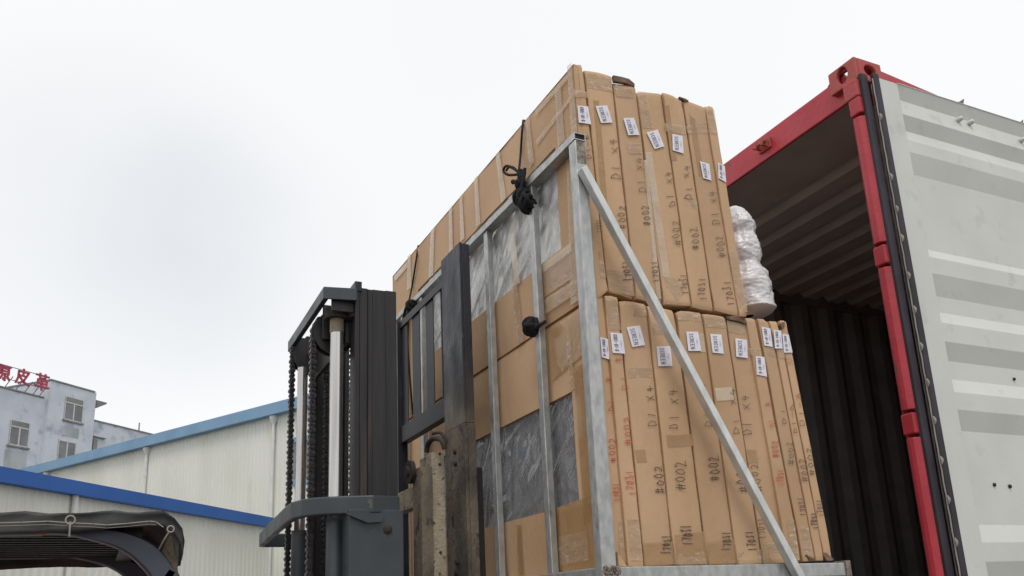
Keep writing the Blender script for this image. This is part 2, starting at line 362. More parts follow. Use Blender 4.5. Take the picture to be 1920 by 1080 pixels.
# pale tiled factory block with rooftop sign
dC = Vector((.72, .694, 0)).normalized(); C0 = Vector((-4.25, 77.6, 0)); nC = Vector((dC.y, -dC.x, 0))
if nC.dot(C0) > 0: nC = -nC
def oC(u, v, off=0): return onP(u, v, C0 + nC * off, nC)
def crect(mb, u0, v0, u1, v1, off, th, zb=None):     # rectangle on the block's face from its top-left and bottom-right pixels
    a = oC(u0, v0, off); b = oC(u1, v1, off); z1 = a.z; z0 = b.z if zb is None else zb
    mb.quadbox([Vector((a.x, a.y, z0)), Vector((b.x, b.y, z0)), Vector((b.x, b.y, z1)), Vector((a.x, a.y, z1))], -nC * th)
    return a, b
fb = thing('factory_block', (C0.x, C0.y, 0), 'pale blue grey tiled factory block with stair tower beyond the warehouses', 'building')
mb = MB(); zr_ = oC(45, 738).z; a = oC(-330, 700); b = oC(95, 748)
mb.quadbox([Vector((a.x, a.y, 0)), Vector((b.x, b.y, 0)), Vector((b.x, b.y, zr_)), Vector((a.x, a.y, zr_))], -nC * 12)
mb.build('wall', RENDER_, fb)
mb = MB(); crect(mb, 96, 713, 181, 737, .25, 7, 0); mb.build('stair_tower', RENDER_, fb)
mb = MB(); crect(mb, 176, 789, 420, 860, 0, 9, 0); mb.build('rear_wing', RENDER_, fb)
# parapet copings
mb = MB()
for (u0, u1, vt, off, th) in ((-330, 92, 668, .08, 12.1), (96, 181, 713, .33, 7.1), (176, 420, 789, .08, 9.1)):
    v_ = vt; a = oC(u0, vt, off); b = oC(u1, vt, off); z = a.z
    if u0 == -330: z = zr_
    mb.quadbox([Vector((a.x, a.y, z + .01)), Vector((b.x, b.y, z + .01)), Vector((b.x, b.y, z + .13)), Vector((a.x, a.y, z + .13))], -nC * th)
mb.build('parapet', CONC, fb)
# concrete canopy slab sticking out to the right of the tower
a = oC(181, 752, .2); b = oC(203, 760, .2)
mb = MB(); mb.quadbox([a, b, Vector((b.x, b.y, a.z + .0)), a + Vector((0, 0, .3))], -nC * 3.2)
mb = MB(); A_ = a + Vector((0, 0, .1)); B_ = A_ + dC * 1.15
mb.add([A_, B_, B_ - nC * 2.6 + dC * 0, A_ - nC * 2.6, A_ + Vector((0, 0, -.75)), B_ + Vector((0, 0, -.12)), B_ - nC * 2.6 + Vector((0, 0, -.12)), A_ - nC * 2.6 + Vector((0, 0, -.75))],
       [(0, 1, 2, 3), (4, 5, 6, 7), (0, 1, 5, 4), (1, 2, 6, 5), (2, 3, 7, 6), (3, 0, 4, 7)])
mb.build('canopy', CONC, fb)
def cwindow(u0, v0, u1, v1, off, transom=.24, stain=True):
    a = oC(u0, v0, off); b = oC(u1, v1, off); z1, z0 = a.z, b.z; w_ = (Vector((b.x, b.y, 0)) - Vector((a.x, a.y, 0))).length
    def P(x, z, o_=0): q = a + dC * x + nC * o_; return Vector((q.x, q.y, z))
    def R(mb, x0, x1, za, zb_, o_, th): mb.quadbox([P(x0, za, o_), P(x1, za, o_), P(x1, zb_, o_), P(x0, zb_, o_)], -nC * th)
    hz = z1 - z0; f = MB()
    R(f, 0, w_, z0, z0 + .09, .06, .05); R(f, 0, .06, z0, z1, .06, .05); R(f, w_ - .06, w_, z0, z1, .06, .05)
    R(f, w_ * .5 - .06, w_ * .5 + .06, z0, z1 - hz * transom, .062, .05); R(f, 0, w_, z1 - hz * transom - .05, z1 - hz * transom + .05, .064, .05)
    fr = f.build('window', WFRAME, fb)
    g_ = MB(); R(g_, 0, w_, z0, z1 - hz * transom, .03, .02); g_.build('pane', GLASS, fr)
    if transom > .05:
        g_ = MB(); R(g_, 0, w_, z1 - hz * transom, z1, .035, .02); g_.build('shutter_box', CONC, fr)
    s_ = MB(); R(s_, -.12, w_ + .12, z0 - .14, z0 - .02, .16, .15); s_.build('sill', CONC, fr)
cwindow(123, 743, 153, 794, .25)
cwindow(110, 823, 138, 875, .25, .04)
cwindow(20, 787, 51, 840, 0)
cwindow(-62, 764, -28, 815, 0)
mb = MB(); crect(mb, 10, 842, 47, 890, .03, .02); mb.build('stained_panel', STAIN, fb)
mb = MB(); crect(mb, 117, 797, 147, 822, .28, .02); mb.build('stained_panel', STAIN, fb)
# small ventilator on the wing wall
mb = MB(); crect(mb, 176, 818, 200, 822, .25, .24); crect(mb, 176, 822, 180, 862, .25, .24); mb.build('wall_bracket', CONC, fb)
p = oC(260, 812, -1.5)
tag(MB().cyl((p.x, p.y, p.z - 3), (p.x, p.y, oC(259, 792, -1.5).z), .06, 8).build('antenna_pole', STEELG), 'thin pole standing on the roof of the factory block wing', 'pole')

# rooftop sign: three characters on a steel frame
sg = thing('rooftop_sign', oC(50, 745, -.6), 'red Chinese character sign on a steel lattice along the factory roof', 'sign')
HAN = {
 'yuan': [[(.9, 9.4), (2, 8.3)], [(.4, 6.6), (1.5, 5.6)], [(.7, .4), (2.3, 3.8)], [(3, 9.2), (9.8, 9.2)], [(3.4, 9.2), (3.2, 4), (2.4, .4)], [(6.4, 9), (5.8, 7.8)],
          [(4.6, 7.7), (8.8, 7.7), (8.8, 4.3), (4.6, 4.3), (4.6, 7.7)], [(4.6, 6), (8.8, 6)], [(6.7, 4.3), (6.7, .2), (5.8, .8)], [(5, 3), (4, 1)], [(8.2, 3), (9.5, 1)]],
 'pi': [[(2, 8.2), (9, 8.2), (8.3, 6.8)], [(2, 8.2), (1.9, 4), (.5, .4)], [(5.3, 10), (5.3, 5.6)], [(2, 5.6), (7.6, 5.6), (6, 2.6), (2.5, .2)], [(3.2, 4.4), (5.6, 2), (9.6, .2)]],
 'ge': [[(.8, 8.9), (9.2, 8.9)], [(3.2, 10), (3.2, 7.2), (6.8, 7.2), (6.8, 10)], [(2, 6), (8, 6), (8, 3.8), (2, 3.8), (2, 6)], [(.4, 2), (9.6, 2)], [(5, 7.2), (5, -.3)]],
}
pS = C0 + nC * .45
for key, (ul, vb, ur, vt) in (('yuan', (-12, 708, 19, 682)), ('pi', (28, 717, 55, 692)), ('ge', (64, 727, 92, 701))):
    a = onP(ul, vb, pS, nC); b = onP(ur, vb, pS, nC); w_ = Vector((b.x - a.x, b.y - a.y, 0)).length
    zt = onP(ul, vt - 4, pS, nC).z; h_ = zt - a.z; h_ = max(h_, w_ * .85)
    mb = MB()
    for st in HAN[key]:
        pts = [a + dC * (w_ * x / 10) + Vector((0, 0, h_ * y / 10)) for x, y in st]
        for p0, p1 in zip(pts[:-1], pts[1:]): 
            e = (p1 - p0).normalized() * .06
            mb.bar(p0 - e, p1 + e, .10, .15, nC.cross(p1 - p0))
    mb.build('sign_character', SIGNRED, sg)
mb = MB()
l0, l1 = onP(-40, 668, pS, nC), onP(92, 701, pS, nC); zl = [onP(28, 714, pS, nC).z, onP(28, 690, pS, nC).z]
for z in zl: mb.bar((l0.x, l0.y, z), (l1.x, l1.y, z), .05, .05)
for u in (-20, 5, 24, 45, 62, 78, 90):
    q = onP(u, 710, pS, nC); mb.bar((q.x, q.y, zl[0] - 2.4), (q.x, q.y, zl[1]), .05, .05)
    r_ = q - nC * 1.9; mb.bar((r_.x, r_.y, zl[0] - 1.6), (q.x, q.y, zl[0] + .3), .05, .05)
mb.build('sign_frame', STEELG, sg)

# ------------------------------------------------------------------ shipping container
XC, YC, ZT = 3.053, 2.40, 2.477 + H        # near top corner
WID, LEN, HGT = 2.438, 6.058, 2.591
XE, YE, ZF = XC + LEN, YC + WID, ZT - HGT
cn = thing('shipping_container', (XC, YC + WID / 2, ZF), 'open red shipping container with a pale door folded back and dark ribbed inside', 'container')
# corner castings: hollow boxes with oval holes
def casting(x, y, z, sx, sy):
    """x,y,z = outer corner, sx/sy = direction towards the container's middle"""
    mb = MB(); a, b, h, t = .178, .162, .118, .022
    X, Y, Z = Vector((sx, 0, 0)), Vector((0, sy, 0)), Vector((0, 0, 1)); o = Vector((x, y, z - h))
    mb.ringplate(o + Y * .0, Y, Z, -X, b, h, .032, .043, t, cv=.55)
    mb.ringplate(o + X * t, X, Z, -Y, a - t, h, .040, .030, t, cv=.55)
    mb.ringplate(o + X * t + Y * t + Z * h, X, Y, Z, a - t, b - t, .055, .032, t)
    mb.quadbox([o + X * (t + .001) + Y * (t + .001), o + X * a + Y * (t + .001), o + X * a + Y * b, o + X * (t + .001) + Y * b], (0, 0, t))
    mb.quadbox([o + X * (a - .002) + Y * .002 + Z * t, o + X * (a - .002) + Y * (b - .002) + Z * t, o + X * (a - .002) + Y * (b - .002) + Z * (h - t), o + X * (a - .002) + Y * .002 + Z * (h - t)], -X * t)
    return mb
for (x, y, sx, sy) in ((XC, YC, 1, 1), (XC, YE, 1, -1), (XE, YC, -1, 1), (XE, YE, -1, -1)):
    casting(x, y, ZT, sx, sy).build('corner_casting', REDW, cn, bevel=.007)
# header over the door opening
hx = XC + .035
mb = MB(); y0, y1 = YC + .162, YE - .162
mb.box(hx, hx + .018, YC + .10, YE - .10, ZT - .178, ZT - .03)
mb.box(hx + .019, hx + .09, YC + .10, YE - .10, ZT - .12, ZT - .032)
mb.hexa([Vector((hx + .0, y0, ZT - .032)), Vector((hx + .0, y0 + .05, ZT - .032)), Vector((hx + .09, y0 + .05, ZT - .032)), Vector((hx + .09, y0, ZT - .032)),
         Vector((hx, y0, ZT - .004)), Vector((hx, y0 + .008, ZT - .004)), Vector((hx + .09, y0 + .008, ZT - .004)), Vector((hx + .09, y0, ZT - .004))])
mb.build('header', RED, cn, bevel=.006)
mb = MB(); zz = onX(1430, 272, hx - .02)
for yy in (zz.y, zz.y + .9):
    mb = MB(); mb.box(hx - .055, hx - .002, yy - .03, yy - .018, zz.z - .022, zz.z + .022); mb.box(hx - .055, hx - .002, yy + .018, yy + .03, zz.z - .022, zz.z + .022)
    mb.box(hx - .012, hx - .001, yy - .045, yy + .045, zz.z - .03, zz.z + .03); mb.cyl((hx - .04, yy - .05, zz.z), (hx - .04, yy + .05, zz.z), .009, 8)
    mb.build('lock_keeper', REDW, cn, bevel=.003)
# door post near side: rounded, with hinge lugs
def post(y, s, name):
    mb = MB(); prof = []
    cx_, cy_, r_ = XC + .015, y + s * .03, .034
    for k in range(14):
        a_ = 2 * math.pi * k / 14; prof.append(Vector((cx_ + r_ * math.cos(a_), cy_ + r_ * math.sin(a_), 0)))
    segs = [(ZF + .12, .656 + H), (.751 + H, 1.421 + H), (1.515 + H, 2.173 + H)]
    for z0, z1 in segs: mb.prism(prof, (0, 0, z0 + .012), (0, 0, z1 - .012))
    mb.box(cx_ + .002, cx_ + .06, y + s * .045 - .018, y + s * .045 + .03, ZF + .1, ZT - .118)
    o = mb.build(name, RED, cn, bevel=.004)
    for z0, z1 in ((.656 + H, .751 + H), (1.421 + H, 1.515 + H), (2.173 + H, 2.262 + H)):
        mb = MB(); mb.box(cx_ - .031, cx_ + .033, cy_ - .033, cy_ + .03, z0 + .002, z1 - .002)
        mb.cyl((cx_ + .01, cy_ - .03, z0 - .006), (cx_ + .01, cy_ - .03, z1 + .006), .014, 10)
        mb.build('hinge_lug', RED, o, bevel=.007)
    mb = MB(); mb.box(cx_ - .03, cx_ + .05, cy_ - .03, cy_ + .05, 2.264 + H, ZT - .119); mb.build('post_head', REDW, o, bevel=.008)
post(YC, 1, 'door_post'); post(YE - .06, 1, 'door_post')
# floor, sill, roof, sides, end
mb = MB(); mb.box(XC, XC + .1, YC, YE, ZF, ZF + .13); mb.build('door_sill', RED, cn)
mb = MB(); mb.box(XC + .1, XE - .1, YC + .04, YE - .04, ZF + .12, ZF + .15); mb.build('floor', PLY, cn)
mb = MB()
for y in (YC, YE - .06): mb.box(XC + .1, XE - .1, y, y + .06, ZF, ZF + .118)
mb.box(XE - .1, XE, YC, YE, ZF, ZF + .118)
mb.build('bottom_rail', RED, cn)
def ribs(L_, pitch, prof):
    k = max(1, round(L_ / pitch)); p = L_ / k; out_ = []
    for i in range(k):
        for (u, w) in prof: out_.append(((i + u) * p, w))
    out_.append((L_, prof[0][1])); return out_
zc = 2.335 + H
mb = MB(); pr = ribs(XE - .05 - (XC + .42), .25, [(0, 0), (.50, 0), (.58, .034), (.84, .034)])
xs = [(XC + .12, 0), (XC + .42, 0)] + [(XC + .42 + a_, w) for a_, w in pr[1:]]
vs = [(x, YC + .05, zc + w + .03) for x, w in xs] + [(x, YE - .05, zc + w + .03) for x, w in xs]; q = len(xs)
mb.add(vs, [(i, i + 1, q + i + 1, q + i) for i in range(q - 1)])
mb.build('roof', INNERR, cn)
mb = MB(); mb.box(XC + .12, XE - .06, YC + .04, YE - .04, zc + .07, zc + .078); mb.build('roof_skin', RED, cn)
mb = MB()
mb.box(XC + .17, XE - .17, YC + .03, YC + .08, ZT - .175, ZT - .078)
mb.hexa([Vector((XC + .178, YC + .006, ZT - .085)), Vector((XC + .178, YC + .006, ZT - .03)), Vector((XC + .80, YC + .006, ZT - .088)), Vector((XC + .80, YC + .006, ZT - .098)),
         Vector((XC + .178, YC + .08, ZT - .085)), Vector((XC + .178, YC + .08, ZT - .03)), Vector((XC + .80, YC + .08, ZT - .088)), Vector((XC + .80, YC + .08, ZT - .098))])
mb.build('top_rail', RED, cn)
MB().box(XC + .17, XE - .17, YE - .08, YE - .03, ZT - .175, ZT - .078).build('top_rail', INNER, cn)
for (y, s, nm) in ((YC + .055, 1, 'side_wall'), (YE - .075, -1, 'side_wall')):
    pr = ribs(LEN - .36, .28, [(0, 0), (.25, 0), (.5, .036), (.75, .036)]); mb = MB()
    for (dy, flip) in ((0, 0), (.003, 1)):
        vs = [(XC + .18 + a_, y + w * .9 + dy, ZF + .11) for a_, w in pr] + [(XC + .18 + a_, y + w * .9 + dy, ZT - .1) for a_, w in pr]; q = len(pr)
        mb.add(vs, [(i, i + 1, q + i + 1, q + i) for i in range(q - 1)])
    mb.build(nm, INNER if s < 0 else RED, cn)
pr = ribs(WID - .2, .25, [(0, 0), (.28, 0), (.5, .04), (.78, .04)]); mb = MB()
vs = [(XE - .06 - w, YC + .1 + a_, ZF + .11) for a_, w in pr] + [(XE - .06 - w, YC + .1 + a_, ZT - .1) for a_, w in pr]; q = len(pr)
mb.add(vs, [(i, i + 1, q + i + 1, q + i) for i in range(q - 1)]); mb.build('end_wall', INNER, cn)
mb = MB()
for y in (YC, YE - .16): mb.box(XE - .06, XE, y + .0, y + .16, ZF + .1, ZT - .118)
mb.build('end_post', RED, cn)
# the near door, folded back along the side: its inner face towards the camera
YD = 2.368; DX0, DX1 = 3.066, 3.066 + 1.36; DZ0, DZ1 = ZF + .06, 2.366 + H
door = MB()
prof = [(2.366, 0), (2.352, 0), (2.295, .028), (2.205, .028)]
z_ = [(a_, b_ * .8) for a_, b_ in [(2.366, -.0), (2.362, .003), (2.298, .030), (2.205, .004), (2.135, .034), (2.07, .006), (2.005, .004), (1.905, .034), (1.525, .034), (1.475, .002), (1.396, .002), (1.299, .034), (1.222, .034), (1.162, .002),
      (1.075, .002), (.995, .034), (.912, .034), (.846, .002), (.768, .002), (.681, .034), (.281, .034), (.206, .002), (.128, .002), (.045, .034), (-.03, .034)]]
px0, px1 = 3.284, 3.284 + 1.02
vs = [(px0, YD + d_, z + H) for z, d_ in z_] + [(px1, YD + d_, z + H) for z, d_ in z_]; q = len(z_)
door.add(vs, [(i, i + 1, q + i + 1, q + i) for i in range(q - 1)])
dn = door.build('door_panel', CREAMW, cn)
fr = MB()
fr.box(DX0 + .085, px0, YD - .0, YD + .045, DZ0, DZ1); fr.box(px1, DX1, YD, YD + .045, DZ0, DZ1)
fr.box(px0, px1, YD + .036, YD + .046, DZ0, DZ1 - .002); fr.box(px0, px1, YD + .004, YD + .034, DZ0, -.03 + H)
fr.box(px0 - .0, px1, YD - .002, YD + .044, DZ1 + .0005, DZ1 + .006)
fr.build('door_frame', CREAMW, cn, bevel=.003)
gs = MB(); gs.box(DX0 - .006, DX0 + .036, YD + .012, YD + .04, DZ0, DZ1 + .012); gs.box(DX0 + .046, DX0 + .084, YD - .012, YD + .01, DZ0, DZ1 + .012)
gk = gs.build('door_gasket', RUBBER, cn, bevel=.006)
st = MB(); random.seed(3)
pts = []
for i in range(90):
    z = DZ1 - .02 - i * .026; pts.append((DX0 + .0435 + .0012 * math.sin(i * 1.7), YD - .004, z))
st.tube(pts, .0034, 5)
gz = [2.366 + H - .05]
for (u, v) in ((1643, 218), (1662.5, 331), (1673, 391), (1685, 446), (1695, 516), (1706, 580), (1719, 649), (1732, 717), (1744, 788), (1757, 863), (1770, 937), (1784, 1017)):
    z = onY(u, v, YD - .006).z; st.tube([(DX0 + .044, YD - .010, z - .018), (DX0 + .046, YD - .013, z - .004), (DX0 + .046, YD - .013, z + .004), (DX0 + .044, YD - .010, z + .018)], [.002, .0065, .0065, .002], 6)
st.build('seam_strip', STITCH, gk)
rv = MB()
for (u, v, r_) in ((1864, 909, .009), (1893, 912, .010), (1901, 711, .008)):
    p = onY(u, v, YD + .026); rv.tube([p, p + Vector((0, -.006, 0)), p + Vector((0, -.009, 0))], [r_, r_ * .8, .001], 8)
rv.build('rivet', RUST, dn)
bt = MB()
for (u, v) in ((1800, 223), (1821, 229), (1917, 262)):
    p = onY(u, v, YD + .004); bt.tube([p + Vector((0, .01, 0)), p + Vector((0, -.010, 0)), p + Vector((0, -.014, 0))], [.014, .012, .002], 8)
bt.build('bolt_head', CREAMW, dn)
# locking rods on the outer (hidden) face, their cams curling up above the door's top edge
for (u0, v0, u1, v1, xr) in ((1792, 194, 1807, 186, 0), (1905, 234, 1918, 225, 0)):
    yy = YD + .055; a_ = onY(u0, v0 + 4, yy); b_ = onY(u1, v1, yy)
    mb = MB(); mid = a_.lerp(b_, .55) + Vector((0, 0, .0)) 
    mb.tube([(a_.x, yy, a_.z - .05), a_, mid - Vector((-.004, 0, .008)), b_], [.024, .020, .013, .002], 8)
    k_ = mb.build('locking_cam', DRED, cn)
mb = MB()
for x in (3.56, 3.95): mb.cyl((x, YD + .058, DZ0 + .02), (x, YD + .058, DZ1 - .01), .012, 10)
mb.build('locking_rod', RED, cn)
# far door, folded back on the far side
mb = MB(); mb.box(XC + .06, XC + 1.2, YE + .02, YE + .06, DZ0, DZ1); mb.build('far_door', RED, cn)
# trailer chassis the container stands on
tr = thing('container_trailer', (XC + LEN / 2, YC + WID / 2, 0), 'skeletal trailer chassis under the red shipping container', 'trailer')
mb = MB()
for y in (YC + .7, YE - .8): mb.box(XC + .1, XE + .8, y, y + .12, ZF - .34, ZF - .01)
for x in (XC + .1, XC + 2, XC + 4, XE - .3): mb.box(x, x + .15, YC + .05, YE - .05, ZF - .2, ZF - .012)
mb.build('chassis', BLACK, tr)
for x in (XC + 1.0, XC + 2.3):
    for y in (YC + .05, YE - .35):
        mb = MB(); mb.tube([(x, y, .5), (x, y + .04, .5), (x, y + .26, .5), (x, y + .3, .5)], [.40, .5, .5, .40], 28); mb.build('wheel', TYRE, tr)
mb = MB(); mb.box(XE - .9, XE - .8, YC + .8, YC + .9, 0, ZF - .34); mb.box(XE - .9, XE - .8, YE - .9, YE - .8, 0, ZF - .34); mb.build('landing_leg', BLACK, tr)

# ------------------------------------------------------------------ cartons
YL = 2.45                                   # plane of the carton ends
YB = 4.725                                   # back end of the load
STROKES = {
 '0': [[(.5, 1), (.18, .75), (.12, .35), (.45, 0), (.8, .25), (.85, .7), (.5, 1)]],
 '1': [[(.5, 1), (.45, 0)]],
 '2': [[(.1, .8), (.35, 1), (.75, .9), (.7, .6), (.1, 0), (.95, .05)]],
 '3': [[(.15, .95), (.7, 1), (.4, .58), (.8, .35), (.6, .02), (.1, .1)]],
 '4': [[(.35, 1), (.15, .45), (.95, .5)], [(.65, .85), (.6, 0)]],
 '7': [[(.1, .95), (.85, 1), (.4, 0)]],
 '#': [[(.35, 1), (.2, 0)], [(.75, 1), (.6, 0)], [(0, .68), (1, .72)], [(0, .3), (.95, .36)]],
 'D': [[(.15, 1), (.1, 0), (.65, .15), (.9, .55), (.6, .95), (.15, 1)]],
 'x': [[(.1, .85), (.9, .1)], [(.85, .9), (.1, .05)]],
 'A': [[(.05, 0), (.5, 1), (.95, 0), (.05, .05)]],
 'B': [[(.1, 0), (.15, 1), (.7, .85), (.2, .55), (.8, .3), (.1, 0)]],
 '-': [[(.1, .5), (.9, .5)]],
 'S': [[(.9, .85), (.5, 1), (.1, .78), (.85, .28), (.5, 0), (.1, .15)]],
 'C': [[(.9, .82), (.5, 1), (.1, .5), (.5, 0), (.9, .18)]],
 'R': [[(.1, 0), (.1, 1), (.8, .95), (.85, .6), (.1, .5)], [(.45, .5), (.9, 0)]],
 'E': [[(.9, 1), (.1, 1), (.1, 0), (.9, 0)], [(.1, .52), (.75, .52)]],
 'N': [[(.1, 0), (.1, 1), (.9, 0), (.9, 1)]],
 'K': [[(.1, 0), (.1, 1)], [(.9, 1), (.15, .45), (.9, 0)]],
 ' ': [],
}
def text_lines(txt, wob=0):
    n_ = len(txt); res = []
    for i, ch in enumerate(txt):
        sl = random.uniform(-.08, .2) * (wob > 0); hs_ = 1 + random.uniform(-.18, .15) * (wob > 0); dy_ = random.uniform(-.1, .1) * (wob > 0); ws_ = 1 - random.uniform(0, .1) * (wob > 0)
        for st in [[(.5 + (x - .5) * ws_ + sl * (y - .5), y * hs_ + dy_) for x, y in q_] for q_ in STROKES[ch]]:
            res.append([((i + .12 + .76 * x) / n_ + random.uniform(-1, 1) * wob / n_, y + random.uniform(-1, 1) * wob) for x, y in st])
    return res
def card_front(q, y, sx=6, sz=26, amp=.003, seed=0, yback=YB, rnd=.0025):
    """q = TL,TR,BR,BL on the end face; a slightly swollen, crumpled carton end, then straight sides to the back"""
    TL, TR, BR, BL = q; vs = []; fs = []; TT = [0, .0035, .009, .02, .035] + [.05 + .9 * k_ / (sz - 10) for k_ in range(sz - 9)] + [.965, .98, .991, .9965, 1]
    for j in range(sz + 1):
        for i in range(sx + 1):
            s_, t_ = i / sx, j / sz
            s_ = (0, .04, .2, .5, .8, .96, 1)[i] if sx == 6 else s_
            t_ = TT[j]
            p = TL.lerp(TR, s_).lerp(BL.lerp(BR, s_), t_)
            e = min(s_, 1 - s_) * (TR - TL).length; e2 = min(t_, 1 - t_) * (TL - BL).length
            dy = 0
            if e < rnd: dy += rnd * (1 - e / rnd) ** 1.5
            if e2 < rnd * 1.5: dy += rnd * 1.0
            nn = noise.noise(Vector((p.x * 9, seed * 3.1, p.z * 5))) + .5 * noise.noise(Vector((p.x * 22, seed * 7.7, p.z * 16)))
            edge = 1 + 3.0 * max(0, 1 - e2 / .07)
            dy += amp * nn * edge
            if e < .02 and e2 < .05:
                cr = noise.noise(Vector((seed * 1.7, round(s_), round(t_) * 5 + .3))); dy += .010 * abs(cr) * (1 - e2 / .05); p = p + Vector(((.004 if s_ < .5 else -.004) * abs(cr), 0, (-.007 if t_ < .5 else .004) * abs(cr)))
            p = Vector((p.x + .0016 * noise.noise(Vector((seed, p.z * 8, i))), y + dy, p.z + (.004 * noise.noise(Vector((p.x * 30, seed, 2))) if j in (0, sz) else 0)))
            vs.append(p)
    w = sx + 1
    for j in range(sz):
        for i in range(sx): fs.append((j * w + i, j * w + i + 1, (j + 1) * w + i + 1, (j + 1) * w + i))
    n0 = len(vs); ring = [i for i in range(w)] + [j * w + sx for j in range(1, sz + 1)] + [sz * w + i for i in range(sx - 1, -1, -1)] + [j * w for j in range(sz - 1, 0, -1)]
    for i in ring: v = vs[i]; vs.append(Vector((v.x, yback, v.z)))
    m_ = len(ring)
    mb = MB(); o = mb.add(vs, [])
    for f in fs: mb.f.append(list(f)); mb.sm.append(True)
    for k_ in range(m_): mb.f.append([ring[k_], n0 + k_, n0 + (k_ + 1) % m_, ring[(k_ + 1) % m_]]); mb.sm.append(False)
    mb.f.append([n0 + k_ for k_ in range(m_)]); mb.sm.append(False)
    return mb
def px_quad(pts, y): return [onY(u, v, y) for u, v in pts]
def carton(name, tl, tr, br, bl, label, y, group, labels=(), texts=(), tapes=(), seed=0, gap=.0017):
    q = px_quad((tl, tr, br, bl), y)
    for i, s_ in ((0, 1), (3, 1), (1, -1), (2, -1)): q[i] = q[i] + Vector((s_ * gap, 0, 0))
    for i in (0, 3): q[i].x = max(q[i].x, 1.556)
    base = (q[2] + q[3]) / 2; base = Vector((base.x, (y + YB) / 2, min(q[2].z, q[3].z)))
    t = thing('carton', base, label, 'carton', group)
    body = card_front(q, y, seed=seed).build('box', CARD, t)
    lift = .0045
    random.seed(seed)
    for (kind, pts) in tapes:              # quads in photo pixels on this end face
        P = px_quad(pts, y - lift * .45); mb = MB(); k_ = 5
        vs = []
        for j in range(k_ + 1):
            for i in range(k_ + 1):
                p = P[0].lerp(P[1], i / k_).lerp(P[3].lerp(P[2], i / k_), j / k_); p.y += .0008 * noise.noise(p * 30); vs.append(p)
        mb.add(vs, [(j * (k_ + 1) + i, j * (k_ + 1) + i + 1, (j + 1) * (k_ + 1) + i + 1, (j + 1) * (k_ + 1) + i) for j in range(k_) for i in range(k_)], True)
        mb.build('tape', kind, t)
    for (txt, col, p0, p1, hpx, wd) in texts:
        mb = MB(); p0 = Vector(p0); p1 = Vector(p1); d = p1 - p0; up = Vector((d.y, -d.x)).normalized() * -1
        if up.x > 0: up = -up
        for ln in text_lines(txt, .085):
            pts = []
            for a_, b_ in ln:
                w_ = p0 + d * a_ + up * hpx * b_; pts.append(onY(w_.x, w_.y, y - lift))
            mb.ribbon(pts, wd * .0020, (0, -1, 0))
        mb.build('handwriting', INKR if col == 'r' else INK, t)
    for (pts, txt) in labels:
        P = px_quad(pts, y - lift * 1.25); mb = MB(); mb.quadbox(P, (0, .0012, 0)); lb = mb.build('label', PAPER, t)
        def LP(a_, b_): return P[0].lerp(P[1], a_).lerp(P[3].lerp(P[2], a_), b_)
        mb = MB()
        for ln in text_lines(txt, .0): mb.ribbon([LP(.20 + .32 * yy, .08 + .84 * xx) for xx, yy in ln], .0019, (0, -1, 0), .0012)
        for ln in text_lines('17031', .0): mb.ribbon([LP(.72 + .10 * yy, .34 + .34 * xx) for xx, yy in ln], .0007, (0, -1, 0), .0012)
        mb.build('label_print', PRINT, lb)
    return t
Z2 = lambda pts: [(1060 + x * .2037, 180 + y * .2037) for x, y in pts]
Z3 = lambda pts: [(1100 + x * .2038, 580 + y * .2038) for x, y in pts]
Z6 = lambda pts: [(1380 + x * .2222, 560 + y * .2222) for x, y in pts]
SC = 'SCREEN'; KB = 'K001-01-B'.replace('-', '-')
up_l = [Z2([(112, 88), (210, 95), (238, 260), (125, 243)]), Z2([(278, 92), (385, 85), (435, 243), (330, 248)]), Z2([(535, 203), (632, 200), (683, 357), (580, 360)]),
        Z2([(748, 335), (850, 308), (912, 463), (822, 488)]), Z2([(985, 350), (1080, 368), (1090, 528), (990, 500)]), Z2([(1240, 600), (1325, 625), (1345, 778), (1270, 755)]),
        Z2([(1405, 612), (1468, 645), (1482, 795), (1412, 755)])]
lo_l = [Z3([(125, 255), (205, 275), (210, 460), (140, 440)]), Z3([(218, 213), (328, 222), (355, 408), (240, 400)]), Z3([(368, 165), (490, 148), (538, 328), (420, 347)]),
        Z3([(643, 340), (770, 338), (790, 522), (660, 522)]), Z3([(917, 205), (1025, 205), (1055, 382), (937, 382)]), Z3([(1138, 225), (1240, 232), (1262, 408), (1160, 398)]),
        Z3([(1368, 265), (1475, 280), (1482, 448), (1378, 435)]), Z3([(1555, 430), (1635, 438), (1660, 620), (1567, 600)]), Z3([(1610, 160), (1690, 175), (1712, 345), (1635, 332)]),
        Z6([(318, 262), (380, 270), (395, 420), (330, 420)]), Z6([(392, 300), (445, 303), (478, 455), (405, 455)])]
UG = 'cartons standing in the upper tier'; LG = 'cartons standing in the lower tier'
